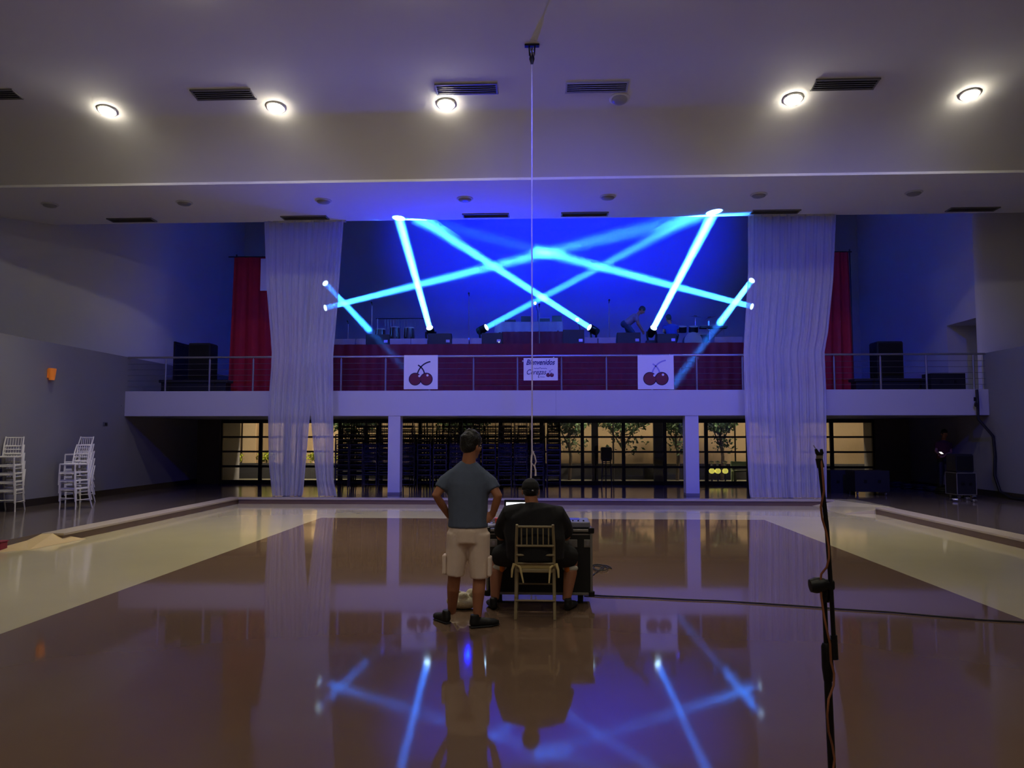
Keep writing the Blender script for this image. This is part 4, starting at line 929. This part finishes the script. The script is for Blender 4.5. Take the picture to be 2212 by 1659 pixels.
for x in (cx0 + .1, cx1 - .1):
    for y in (YC0 + .1, YC1 - .1):
        c_ = MB().tube([(x, y, cz0), (x, y, .07)], .025, 8).build('caster', m_blackm, e)
        MB().lathe([(.015, -.018), (.05, -.018), (.052, 0), (.05, .018), (.015, .018)], (x, y, .052), (1, 0, 0), 16).build('wheel', m_black, c_, smooth=True)
m_con = M('grey_console', (120, 122, 140), .35, var=.05)
cn = empty('lighting_console', (cx0 + .78, YC0 + .3, cz1 + .012), 'flat pale lighting console on the right of the road case', 'console')
MB().box((cx0 + .80, YC0 + .3, cz1 + .045), (.5, .42, .06)).build('console_body', m_con, cn, bevel=.012)
MB().box((cx0 + .80, YC0 + .36, cz1 + .078), (.3, .16, .006)).build('console_screen', M('console_screen_glow', (60, 60, 120), .2, var=0, emit=(.05, .06, .5), estr=.3), cn)
for i in range(8):
    MB().box((cx0 + .60 + .055 * i, YC0 + .17, cz1 + .08), (.014, .03, .012)).build('fader', m_black, cn)
lp = at(1105, 1094, YC0 + .35); lz = lp.z
l_ = empty('laptop', (lp.x + .06, YC0 + .3, cz1 + .012), 'open laptop with a glowing white screen on the road case', 'laptop')
MB().box((lp.x + .09, YC0 + .24, cz1 + .022), (.34, .23, .018)).build('keyboard_base', m_blackm, l_, bevel=.005)
RL = Matrix.Rotation(-.22, 3, 'X'); c_ = V((lp.x + .09, YC0 + .38, cz1 + .155))
MB().box(c_, (.34, .012, .26), RL).build('lid', m_blackm, l_, bevel=.005)
MB().box(c_ + V((0, -.008, 0)), (.30, .004, .205), RL).build('screen', M('laptop_screen_glow', (240, 245, 250), .3, var=0, emit=(.85, .95, 1.0), estr=1.6), l_)
# the laptop sits high on its riser so that the screen shows above the shoulder
dz = lp.z - (c_.z + .06)
for ch in l_.children: ch.location.z += dz
MB().box((lp.x + .09, YC0 + .26, cz1 + .012 + max(dz, .02) / 2), (.3, .2, max(dz, .02))).build('riser_box', m_case, l_)
p = at(1076, 1131, YC0 + .12)
e = empty('orange_cup', (p.x, YC0 + .12, cz1 + .012), 'small orange red cup on the left of the road case', 'cup')
MB().lathe([(.024, 0), (.034, .09), (.031, .09), (.022, .006)], (p.x, YC0 + .12, cz1 + .013), n=18).build('cup_body', M('orange_plastic', (232, 74, 40), .4, var=.03), e, smooth=True)
MB().lathe([(.035, .085), (.038, .088), (.038, .096), (.034, .098)], (p.x, YC0 + .12, cz1 + .013), n=18).build('cup_rim', MATS['orange_plastic'], e, smooth=True)
p = at(1066, 1140, YC0 + .1); rnd = random.Random(8)
m_wc = M('white_blue_cloth', (170, 170, 210), .9, var=.2, scale=30)
e = empty('crumpled_cloth', (p.x, YC0 + .08, cz1 + .012), 'crumpled pale cloth beside the orange cup', 'cloth')
mb = MB()
for i in range(9): mb.ell((p.x - .05 + rnd.uniform(-.05, .06), YC0 + .08 + rnd.uniform(-.05, .05), cz1 + .03 + rnd.uniform(0, .02)), (.035, .03, .02), 8, 6)
organic(mb, 'cloth_body', m_wc, e, .008, 2)
MB().loft([(p.x - .11, YC0 + .05, cz1 + .02), (p.x - .05, YC0 + .06, cz1 + .045), (p.x + .02, YC0 + .05, cz1 + .02)], [(.02, .006), (.03, .008), (.02, .006)], (0, 1, 0), 10).build('cloth_fold', m_wc, e, smooth=True)

# plastic bag on the floor, cable and its loops
p = fl(1000, 1316); e = empty('plastic_bag', (p.x, p.y, 0), 'crumpled cream plastic bag on the floor between the two people', 'bag')
mb = MB(); rnd = random.Random(4); m_bag = M('cream_plastic_bag', (206, 196, 166), .45, var=.15, scale=18, bump=.5, bscale=30)
mb.ell((p.x, p.y + .03, .07), (.17, .12, .075))
for i in range(16): mb.ell((p.x + rnd.uniform(-.14, .16), p.y + .03 + rnd.uniform(-.08, .08), .07 + rnd.uniform(0, .07)), (rnd.uniform(.03, .06), .04, rnd.uniform(.025, .05)), 8, 6)
organic(mb, 'bag_body', m_bag, e, .010, 2)
MB().tube([(p.x + .06, p.y, .12), (p.x + .12, p.y - .01, .2), (p.x + .17, p.y, .19), (p.x + .18, p.y + .02, .1)], [.02, .012, .012, .02], 8).build('handle', m_bag, e, smooth=True)
MB().tube([(p.x - .1, p.y, .1), (p.x - .05, p.y - .02, .19), (p.x + .02, p.y, .12)], [.02, .012, .02], 8).build('handle', m_bag, e, smooth=True)
m_cable = M('black_cable', (20, 19, 20), .6, var=.05)
pts = [fl(px, py) + V((0, 0, .009)) for px, py in [(1262, 1286), (1300, 1289), (1380, 1292), (1480, 1297), (1560, 1300), (1640, 1305), (1730, 1311), (1820, 1318), (1920, 1324), (2020, 1333), (2120, 1341), (2230, 1347), (2330, 1350), (2600, 1352), (2800, 1351)]]
pts += [V((SX1 - .25, pts[-1].y, .009)), V((SX1 - .03, pts[-1].y + .25, .009)), V((SX1 - .02, pts[-1].y + 1.2, .009))]
tag(MB().tube(pts, .0075, 8).build('floor_cable', m_cable, smooth=True), 'long black cable running across the floor from the road case to the right', 'cable')
lo = []
for k in range(44):
    t = k / 43; a_ = t * 4 * PI; c_ = fl(1303 - 14 * t, 1229)
    lo.append(V((c_.x + (.11 - .02 * t) * math.cos(a_), c_.y + .26 * math.sin(a_) + .08 * t, .008 + .012 * (k % 22 > 11))))
lo = [fl(1278, 1222) + V((0, 0, .008))] + lo + [fl(1278, 1246) + V((0, 0, .008))]
tag(MB().tube(lo, .006, 6).build('cable_coil', m_cable, smooth=True), 'thin dark cable lying in loose loops right of the road case', 'cable')

# ------------------------------------------------------------------ boom microphone stand in the foreground
YK = 3.05; K = lambda px, py, dy=0.0: at(px, py, YK + dy)
b0 = K(1797, 1659); base = V((b0.x + .04, YK, 0)); top = K(1780, 1262)
ms = empty('microphone_stand', base, 'black boom microphone stand with a wound orange cable in the right foreground', 'microphone stand')
m_stand = M('black_stand_metal', (17, 17, 19), .4, metal=.4, var=.1)
MB().tube([base + V((0, 0, .03)), K(1797, 1659), K(1788, 1460)], .0145, 12).build('lower_tube', m_stand, ms, smooth=True)
MB().tube([K(1788, 1460), K(1781, 1300), K(1779, 1268)], .0095, 12).build('upper_tube', m_stand, ms, smooth=True)
MB().tube([K(1789, 1470), K(1788, 1440), K(1786, 1396), K(1785, 1388)], [.017, .022, .021, .014], 14).build('clutch', m_stand, ms, smooth=True)
MB().tube([K(1802, 1424, -.02), K(1798, 1380, -.02)], [.014, .012], 12).tube([K(1804, 1424, -.02), K(1801, 1372, -.02)], .0125, 10).build('counterweight', m_stand, ms, smooth=True)
MB().tube([K(1803, 1420, -.02), K(1795, 1268, -.03), K(1786, 1140, -.04), K(1770, 993, -.05)], .0085, 10).build('boom_arm', m_stand, ms, smooth=True)
MB().tube([K(1773, 1010, -.05), K(1769, 990, -.05)], .0135, 12).build('boom_tip', m_stand, ms, smooth=True)
MB().lathe([(.012, -.03), (.024, -.028), (.03, -.01), (.03, .01), (.024, .028), (.012, .03)], K(1766, 1264, -.03), (1, 0, .1), 18).build('wing_knob', m_stand, ms, smooth=True)
MB().box(K(1786, 1263, -.02), (.055, .035, .04)).build('boom_joint', m_stand, ms, bevel=.01)
MB().tube([K(1786, 1270, -.01), K(1783, 1300, -.01)], [.018, .013], 12).build('joint_collar', m_stand, ms, smooth=True)
ck = MB().tube([K(1770, 990, -.05), K(1771, 982, -.055)], .013, 12).build('clip', m_alu, ms, smooth=True)
for q in (-1, 1): MB().tube([K(1771, 984, -.055), K(1770 + q * 5, 978, -.06), K(1768 + q * 6, 970, -.06)], [.009, .008, .005], 8).build('clip_jaw', m_blackm, ck, smooth=True)
MB().tube([K(1766, 976, -.06), K(1760, 966, -.06), K(1757, 962, -.06)], .0022, 5).build('wire_end', m_alu, ck)
for a_ in (-.5, 1.6, 3.7):
    MB().tube([base + V((0, 0, .14)), base + V((.16 * math.cos(a_), .16 * math.sin(a_), .055)), base + V((.32 * math.cos(a_), .32 * math.sin(a_), .012))], .011, 8).build('leg', m_stand, ms, smooth=True)
m_oc = M('orange_brown_cable', (132, 80, 50), .55, var=.1)
cpx = [(1772, 985), (1776, 1010), (1780, 1060), (1773, 1095), (1776, 1120), (1785, 1150), (1790, 1180), (1791, 1205), (1786, 1225), (1774, 1240), (1772, 1262), (1774, 1290), (1780, 1330), (1786, 1360), (1793, 1390), (1795, 1430), (1802, 1455), (1801, 1480), (1790, 1510), (1787, 1545), (1790, 1580), (1798, 1610), (1803, 1640), (1797, 1680), (1792, 1740)]
cp = [K(x, y, -.055 - .012 * math.sin(i * 1.1)) for i, (x, y) in enumerate(cpx)] + [base + V((.03, -.04, .12)), base + V((.1, -.1, .02)), base + V((.4, -.25, .008))]
tag(MB().tube(cp, .0042, 7).build('microphone_cable', m_oc, smooth=True), 'thin orange brown cable wound round the microphone stand', 'cable')

# ------------------------------------------------------------------ gear under the right end of the balcony
def flight_case(x0, x1, y0, y1, z0, z1, label, casters=True, name='flight_case', trim=True):
    e = empty(name, ((x0 + x1) / 2, (y0 + y1) / 2, z0), label, 'flight case')
    zz = z0 + (.1 if casters else 0)
    MB().bx(x0, x1, y0, y1, zz, z1).build('case_body', m_case, e)
    if trim: edges(e, x0, x1, y0, y1, zz, z1, .02)
    for s in (.3, .7): MB().bx(x0 + (x1 - x0) * s - .04, x0 + (x1 - x0) * s + .04, y0 - .012, y0, (zz + z1) / 2 - .04, (zz + z1) / 2 + .04).build('latch', m_blackm, e, bevel=.004)
    if casters:
        for x in (x0 + .08, x1 - .08):
            for y in (y0 + .08, y1 - .08):
                c_ = MB().tube([(x, y, zz), (x, y, z0 + .06)], .02, 6).build('caster', m_blackm, e)
                MB().lathe([(.01, -.015), (.045, -.015), (.047, 0), (.045, .015), (.01, .015)], (x, y, z0 + .047), (1, 0, 0), 12).build('wheel', m_alu, c_, smooth=True)
    return e
a = at(1848, 1066, 20.7); b = at(1921, 1017, 20.7)
flight_case(a.x, b.x, 20.7, 21.35, UP, b.z, 'large black flight case on casters right of the right curtain', trim=False)
a = at(1795, 1062, 21.6); b = at(1846, 1016, 21.6)
flight_case(a.x, b.x, 21.6, 22.1, UP, b.z, 'low black case behind the edge of the right curtain', False, trim=False)
a = at(2068, 1066, 19.8); b = at(2108, 1022, 19.8); zt = at(2090, 981, 19.8).z
flight_case(a.x, b.x, 19.8, 20.35, UP, b.z, 'lower rack case with silver edges by the right wall', True)
def speaker(x0, x1, y0, y1, z0, z1, label, group=None):
    e = empty('loudspeaker', ((x0 + x1) / 2, (y0 + y1) / 2, z0), label, 'loudspeaker', group)
    MB().prism([(x0 + .03, z0), (x1 - .03, z0), (x1, z0 + .04), (x1, z1 - .04), (x1 - .03, z1), (x0 + .03, z1), (x0, z1 - .04), (x0, z0 + .04)], y0, y1).build('cabinet', m_black, e)
    MB().bx(x0 + .03, x1 - .03, y0 - .012, y0, z0 + .05, z1 - .05).build('grille', m_blackm, e, bevel=.006)
    MB().bx(x0 - .006, x0, (y0 + y1) / 2 - .08, (y0 + y1) / 2 + .08, z1 - .25, z1 - .2).build('handle', m_blackm, e)
    return e
speaker(a.x + .01, b.x - .02, 19.85, 20.3, b.z + .012, zt, 'black loudspeaker standing on the rack case by the right wall')
cm = MB(); P_ = [at(2110, 842, 20.45), at(2112, 870, 20.4), at(2113, 905, 20.35)] + [V((XR - .05, yy, zz)) for yy, zz in [(20.3, 1.7), (20.25, 1.2), (20.3, .7), (20.1, .3), (19.6, UP + .03), (18.8, UP + .03)]]
tag(cm.tube(P_, .035, 10).build('cable_bundle', m_cable, smooth=True), 'thick black cable bundle dropping from the balcony down the right wall', 'cable')
rnd = random.Random(21)
PILES = [(1938, 1052, 'beside the large flight case'), (1962, 1056, 'second from the large flight case'), (1990, 1058, 'in the middle of the dark corner'), (2015, 1062, 'in front of the dim person'), (2042, 1066, 'beside the rack case')]
for k, (px, py, ph) in enumerate(PILES):
    c_ = fl(px, py, UP); e = empty('cable_heap', (c_.x, c_.y, UP), 'heap of black cables on the floor %s' % ph, 'cable heap', 'cable heaps')
    for j in range(3):
        r_ = rnd.uniform(.16, .26); ph_ = rnd.uniform(0, 6)
        MB().tube([c_ + V((r_ * math.cos(t * .5 + ph_) * rnd.uniform(.9, 1.1), r_ * .8 * math.sin(t * .5 + ph_), .03 + .05 * j + .01 * rnd.random())) for t in range(27)], .017, 6).build('cable_loop', m_cable, e, smooth=True)
for k, (px, py) in enumerate([(2063, 1083), (2079, 1074), (2091, 1080), (2103, 1076), (2106, 1085)]):
    c_ = fl(px, py, UP); e = empty('metal_connector', (c_.x, c_.y, UP), 'small shiny metal connector on the floor before the rack case, %s from the left' % ORD[k], 'connector', 'metal connectors')
    MB().lathe([(.02, -.06), (.035, -.055), (.035, .03), (.028, .06)], c_ + V((0, 0, .036)), (1, rnd.uniform(-.8, .8), 0), 12).build('barrel', m_steel, e, smooth=True)
    MB().lathe([(.01, -.12), (.018, -.06)], c_ + V((0, 0, .036)), (1, .1, 0), 10).build('boot', m_black, e)
# loudspeaker on a tall stand below the balcony
YQ = 23.4; a = at(1299, 995, YQ); b = at(1322, 966, YQ); xm = (a.x + b.x) / 2
e = speaker(a.x, b.x, YQ, YQ + .32, a.z, b.z, 'black loudspeaker raised on a stand before the glazed wall')
st = empty('speaker_stand', (xm, YQ + .16, UP), 'dark two-legged stand holding the loudspeaker before the glazed wall', 'speaker stand')
for s in (-1, 1): MB().tube([(xm + s * .12, YQ + .1, a.z), (xm + s * .15, YQ + .1, UP)], .02, 8).build('leg', m_blackm, st)
for z in (.5, .9): MB().tube([(xm - .14, YQ + .1, z), (xm + .14, YQ + .1, z)], .012, 6).build('rung', m_blackm, st)
MB().bx(xm - .15, xm + .15, YQ + .02, YQ + .3, a.z - .02, a.z).build('platform', m_blackm, st)
MB().tube([(xm, YQ + .28, a.z), (xm, YQ + .4, UP)], .018, 8).build('leg', m_blackm, st)
# red bin at the very left edge
p = fl(-6, 1190); e = empty('red_crate', (p.x, p.y, 0), 'small dark red object on the floor at the left edge of the picture', 'crate')
m_crate = M('dark_red_plastic', (130, 30, 44), .5, var=.05)
MB().bx(p.x - .15, p.x + .10, p.y - .08, p.y + .08, .02, .13).build('body', m_crate, e, bevel=.012); MB().bx(p.x - .16, p.x + .11, p.y - .09, p.y + .09, .13, .15).build('rim', m_crate, e, bevel=.006); MB().bx(p.x - .13, p.x + .08, p.y - .07, p.y + .07, 0, .02).build('foot', m_crate, e)

# ------------------------------------------------------------------ dark gear on the balcony wings
a = at(405, 843, 21.8); b = at(455, 741, 21.8)
speaker(a.x, b.x, 21.8, 22.3, ZB1, b.z, 'tall black loudspeaker on the left wing of the balcony')
a = at(1897, 843, 21.8); b = at(1950, 737, 21.8)
speaker(a.x, b.x, 21.8, 22.3, ZB1, b.z, 'tall black loudspeaker on the right wing of the balcony')
def low_bench(px0, px1, py, Y, label):
    a = at(px0, 843, Y); b = at(px1, py, Y); e = empty('low_bench', ((a.x + b.x) / 2, Y, ZB1), label, 'bench')
    MB().bx(a.x, b.x, Y, Y + .45, b.z - .08, b.z).build('seat', m_black, e, bevel=.01)
    MB().bx(a.x + .05, b.x - .05, Y + .05, Y + .4, ZB1 + .06, b.z - .08).build('front_panel', m_black, e)
    for x in (a.x + .06, b.x - .06): MB().bx(x - .03, x + .03, Y + .05, Y + .4, ZB1, ZB1 + .06).build('foot', m_black, e)
low_bench(342, 490, 820, 21.2, 'low black bench before the left balcony loudspeaker')
low_bench(1847, 2010, 817, 21.2, 'low black bench before the right balcony loudspeaker')
a = at(2012, 843, 21.0); b = at(2085, 806, 21.0)
flight_case(a.x, b.x, 21.0, 21.5, ZB1, b.z, 'black case on the balcony before the right doorway', False, trim=False)

# ------------------------------------------------------------------ on the stage
def wedge(px0, px1, py, Y, label):
    a = at(px0, 743, Y); b = at(px1, py, Y); x0, x1 = a.x, b.x; h = max(.3, b.z - ZST); e = empty('stage_monitor', ((x0 + x1) / 2, Y + .2, ZST), label, 'stage monitor', 'stage monitors')
    mb = MB(); n = [(Y, 0), (Y + .42, 0), (Y + .42, .16), (Y + .12, h), (Y, h)]
    k = len(n); mb.add([(x0, y, ZST + z) for y, z in n] + [(x1, y, ZST + z) for y, z in n], [tuple(range(k)), tuple(range(2 * k - 1, k - 1, -1))] + [(j, k + j, k + (j + 1) % k, (j + 1) % k) for j in range(k)])
    mb.build('cabinet', m_black, e, bevel=.012)
    g = MB(); d0, d1 = V((0, Y + .40, ZST + .18)), V((0, Y + .14, ZST + h - .02)); nn = V((0, .5, .3)).normalized() * .012
    g.add([V((x0 + .04, 0, 0)) + d0 + nn, V((x1 - .04, 0, 0)) + d0 + nn, V((x1 - .04, 0, 0)) + d1 + nn, V((x0 + .04, 0, 0)) + d1 + nn, V((x0 + .04, 0, 0)) + d0, V((x1 - .04, 0, 0)) + d0, V((x1 - .04, 0, 0)) + d1, V((x0 + .04, 0, 0)) + d1], [(0, 1, 2, 3), (4, 7, 6, 5), (0, 4, 5, 1), (1, 5, 6, 2), (2, 6, 7, 3), (3, 7, 4, 0)])
    g.build('grille', m_blackm, e)
    MB().bx(x1 - .16, x1 - .05, Y - .006, Y, ZST + .08, ZST + .16).build('socket_plate', m_steel, e)
wedge(790, 841, 722, 22.62, 'black stage monitor at the stage edge, leftmost')
wedge(924, 975, 720, 22.62, 'black stage monitor at the stage edge below the leftmost stage lamp')
wedge(1040, 1085, 719, 22.62, 'black stage monitor at the stage edge left of the red riser')
wedge(1216, 1262, 712, 22.62, 'black stage monitor at the stage edge right of the red riser')
wedge(1333, 1384, 718, 22.62, 'black stage monitor at the stage edge before the bending person')
wedge(1420, 1462, 727, 22.62, 'low black stage monitor before the crouching person')
m_valance = M('white_valance_cloth', (150, 150, 172), .85, var=.05, scale=12)
for k, (p0, p1) in enumerate([(692, 765), (768, 789), (841, 886), (887, 922), (976, 1012), (1014, 1040), (1263, 1291), (1293, 1331), (1545, 1605)]):
    x0, x1 = at(p0, 740, 22.48).x, at(p1, 740, 22.48).x; zt = ZST + .19; ph = k * 1.7
    c_ = cloth(lambda u, v: (x0 + (x1 - x0) * u, 22.55 + .008 * math.sin(u * 9 + ph), zt - (.19 + .012 * math.sin(u * 14 + ph)) * v), 30, 3)
    e = empty('white_valance', ((x0 + x1) / 2, 22.55, ZST), 'short white cloth panel along the stage edge, %s from the left' % ORD[k], 'cloth panel', 'white cloth panels')
    c_.build('cloth', m_valance, e, smooth=True); MB().bx(x0, x1, 22.56, 22.6, zt - .02, zt).build('top_bar', m_blackm, e)
    for x in (x0 + .03, x1 - .03): MB().bx(x - .015, x + .015, 22.575, 22.605, ZST, zt).build('foot', m_blackm, e)
# red riser with a white clothed table carrying keyboards
a = at(1085, 743, 23.4); b = at(1216, 716, 23.4)
e = empty('stage_riser', ((a.x + b.x) / 2, 23.9, ZST), 'red clothed riser in the middle of the stage', 'riser')
MB().bx(a.x, b.x, 23.42, 24.6, ZST, b.z - .03).build('frame', m_black, e); MB().bx(a.x - .02, b.x + .02, 23.4, 24.62, b.z - .03, b.z).build('deck', m_black, e)
cloth(lambda u, v: (a.x + (b.x - a.x) * u, 23.385 + .012 * math.sin(u * 60), b.z - (b.z - ZST - .005) * v), 80, 2).build('skirt', m_redd, e, smooth=True)
zd = b.z; c0 = at(1068, 718, 23.6); c1 = at(1216, 695, 23.6)
e = empty('stage_table', ((c0.x + c1.x) / 2, 23.9, zd), 'table with a scalloped white cloth on the red riser', 'table')
MB().bx(c0.x + .04, c1.x - .04, 23.62, 24.2, c1.z - .03, c1.z).build('tabletop', m_black, e)
cloth(lambda u, v: (c0.x + (c1.x - c0.x) * u, 23.6 + .02 * math.sin(u * 46), c1.z + .004 - (.30 + .02 * math.sin(u * 19)) * v), 90, 3).build('tablecloth', m_valance, e, smooth=True)
MB().bx(c0.x, c1.x, 23.6, 24.22, c1.z, c1.z + .006).build('tablecloth_top', m_valance, e)
for x in (c0.x + .15, c1.x - .15):
    for y in (23.7, 24.1): MB().bx(x - .02, x + .02, y - .02, y + .02, zd if a.x < x < b.x else ZST, c1.z - .03).build('leg', m_blackm, e)
for k, (px, wd, hh, lab) in enumerate([(1102, .34, .09, 'low dark keyboard at the left end of the stage table'), (1136, .3, .19, 'boxy dark mixer on the left of the stage table'), (1176, .34, .12, 'dark keyboard on the right of the stage table'), (1203, .3, .2, 'boxy dark amplifier at the right end of the stage table')]):
    x = at(px, 690, 23.8).x; e = empty('stage_instrument', (x, 23.85, c1.z + .006), lab, 'instrument', 'gear on the stage table')
    MB().box((x, 23.85, c1.z + .006 + hh / 2), (wd, .3, hh)).build('housing', m_black, e, bevel=.01)
    MB().box((x, 23.80, c1.z + .006 + hh + .004), (wd * .85, .12, .008)).build('control_panel', m_steel if k % 2 == 0 else m_blackm, e)
def mic_stand(px, pyt, Y, label, boom=0):
    x = at(px, 700, Y).x; zt = at(px, pyt, Y).z; e = empty('stage_microphone_stand', (x, Y, ZST), label, 'microphone stand', 'stage microphone stands')
    MB().tube([(x, Y, ZST + .02), (x, Y, zt)], .012, 8).build('pole', m_steel, e, smooth=True)
    MB().lathe([(.14, 0), (.14, .015), (.03, .03), (.014, .05)], (x, Y, ZST), n=18).build('base', m_blackm, e, smooth=True)
    MB().tube([(x, Y, zt), (x + boom, Y - .04, zt + .06)], .008, 6).build('arm', m_blackm, e)
    MB().lathe([(.012, -.1), (.016, 0), (.026, .02), (.028, .05), (.015, .07)], (x + boom, Y - .04, zt + .06), (boom, -.6, .4), 12).build('microphone', m_blackm, e, smooth=True)
mic_stand(803, 660, 23.2, 'thin microphone stand at the left of the stage beside the percussion'); mic_stand(1013, 640, 23.0, 'tall microphone stand between the monitor and the stage table')
mic_stand(1165, 664, 23.3, 'microphone stand behind the hanging rope at the stage table'); mic_stand(1316, 655, 23.4, 'microphone stand left of the bending person'); mic_stand(1563, 690, 23.2, 'short microphone stand near the right curtain'); mic_stand(752, 700, 22.9, 'short microphone stand near the left curtain')
# percussion on the left: three congas, chrome rack
m_conga = M('dark_red_wood', (60, 26, 24), .4, var=.15); m_hide = M('drum_hide', (196, 186, 170), .7)
for k, (px, h) in enumerate([(822, .62), (853, .68), (884, .66)]):
    x = at(px, 720, 23.6).x; e = empty('conga_drum', (x, 23.6, ZST), 'dark conga drum with chrome rods on the left of the stage, %s' % ['left', 'middle', 'right'][k], 'drum', 'conga drums')
    MB().lathe([(.10, .0), (.12, .1), (.17, h * .55), (.15, h - .02), (.14, h)], (x, 23.6, ZST), n=20).build('shell', m_conga, e, smooth=True)
    MB().lathe([(.15, h - .02), (.152, h + .01), (.13, h + .015)], (x, 23.6, ZST), n=20).build('drumhead', m_hide, e, smooth=True)
    for j in range(6):
        t = j * PI / 3; MB().tube([(x + .155 * math.cos(t), 23.6 + .155 * math.sin(t), ZST + h), (x + .175 * math.cos(t), 23.6 + .175 * math.sin(t), ZST + h * .55)], .009, 6).build('tension_rod', m_steel, e)
x0, x1 = at(812, 688, 23.9).x, at(930, 688, 23.9).x; zt = at(870, 688, 23.9).z
e = empty('percussion_rack', ((x0 + x1) / 2, 23.9, ZST), 'long chrome percussion rack with hanging chimes behind the congas', 'percussion rack')
MB().tube([(x0, 23.9, zt), (x1, 23.9, zt)], .016, 8).build('crossbar', m_blackm, e)
for x in (x0 + .05, x1 - .05): MB().tube([(x, 23.9, ZST), (x, 23.9, zt)], .018, 8).build('upright', m_steel, e)
for j in range(14):
    x = x0 + .3 + (x1 - x0 - .6) * j / 13; L_ = .2 + .14 * abs(math.sin(j * 1.3)); MB().tube([(x, 23.88, zt - .03), (x, 23.88, zt - .03 - L_)], .011, 6).build('chime', m_steel, e)
# drum kit on the right
kx = at(1500, 720, 24.2).x; kit = empty('drum_kit', (kx, 25.0, ZST), 'dark drum kit with cymbals on the right of the stage', 'drum kit')
m_drum = M('dark_drum_shell', (26, 26, 40), .3, var=.1); m_cym = M('bronze_cymbal', (150, 126, 70), .3, metal=.9, var=.05)
def drum(c, r, h, ax=(0, 0, 1)):
    o = MB().lathe([(r, 0), (r, h)], c, ax, 24).build('drum_shell', m_drum, kit, smooth=True)
    MB().lathe([(r * 1.02, h - .02), (r * 1.02, h), (r * .9, h + .006)], c, ax, 24).build('drumhead', m_hide, o, smooth=True)
drum((kx, 24.8, ZST + .3), .28, .4, (0, -1, 0)); drum((kx - .25, 25.0, ZST + .66), .15, .2, (0, -.3, 1)); drum((kx + .12, 25.0, ZST + .66), .15, .2, (0, -.3, 1)); drum((kx + .5, 25.2, ZST + .2), .2, .4); drum((kx - .5, 25.3, ZST + .5), .17, .14)
for (dx, dy, h, tlt) in ((-.62, 25.0, 1.05, .25), (.62, 24.9, 1.12, -.3), (.25, 25.3, 1.22, .1)):
    c_ = (kx + dx, dy, ZST + h); MB().tube([(kx + dx, dy, ZST), c_], .012, 6).build('cymbal_stand', m_steel, kit); MB().lathe([(.22, -.008), (.06, .012), (.05, .03), (.005, .035)], c_, (tlt, -.2, 1), 24).build('cymbal', m_cym, kit, smooth=True)
    for a_ in (0, 2.1, 4.2): MB().tube([(kx + dx, dy, ZST + .2), (kx + dx + .2 * math.cos(a_), dy + .2 * math.sin(a_), ZST)], .008, 5).build('stand_leg', m_steel, kit)
# small lit lamps among the gear
m_spark = M('small_lamp_glow', (230, 245, 255), .3, var=0, emit=(.7, .9, 1.0), estr=6.0); m_bglow = M('blue_tube_glow', (60, 120, 255), .3, var=0, emit=(.02, .12, 1.0), estr=1.6)
for (px, py, Y, r, lab) in [(1156, 655, 24.4, .04, 'small bright lamp on a stem above the stage table'), (1247, 691, 24.0, .05, 'small bright lamp on a stem left of the right hand stage lamp')]:
    p = at(px, py, Y); e = empty('clip_lamp', (p.x, Y, ZST), lab, 'lamp', 'small stage lamps')
    MB().tube([(p.x + .12, Y + .05, ZST), (p.x + .08, Y + .03, p.z - .25), (p.x, Y, p.z)], .01, 6).build('stem', m_blackm, e); MB().lathe([(.1, 0), (.1, .02), (.02, .03)], (p.x + .12, Y + .05, ZST), n=14).build('base', m_blackm, e)
    MB().ell(p, (r, r, r * 1.15), 12, 8).build('bulb', m_spark, e, smooth=True)
p = at(1078, 739, 22.6); e = empty('indicator_lamp', (p.x, 22.58, p.z), 'tiny white indicator lamp at the foot of the red riser', 'lamp')
MB().ell((p.x, 22.585, p.z), (.024, .02, .024), 10, 7).build('bulb', M('indicator_glow', (200, 215, 200), .3, var=0, emit=(.8, .9, .8), estr=.5), e); MB().bx(p.x - .03, p.x + .03, 22.59, 22.62, ZST, p.z + .03).build('housing', m_black, e)
p = at(1531, 712, 23.3); q = at(1531, 694, 23.3); e = empty('tube_lamp', (p.x, 23.3, ZST), 'small upright blue tube lamp near the drum kit', 'lamp')
MB().tube([p, q], .022, 10).build('tube', m_bglow, e, smooth=True); MB().tube([(p.x, 23.3, ZST), p], .012, 6).build('stem', m_blackm, e)
x = at(1545, 730, 23.0).x; e = empty('keyboard_stand', (x, 23.0, ZST), 'dark keyboard on crossed legs near the right curtain', 'keyboard')
for s in (-1, 1): MB().tube([(x - s * .3, 23.0 + s * .03, ZST), (x + s * .25, 23.0 + s * .03, ZST + .5)], .016, 6).build('leg', m_steel, e)
MB().bx(x - .45, x + .35, 22.88, 23.14, ZST + .5, ZST + .57).build('keyboard_body', m_black, e, bevel=.01); MB().bx(x - .42, x + .32, 22.885, 22.98, ZST + .57, ZST + .578).build('keys', m_hide, e)
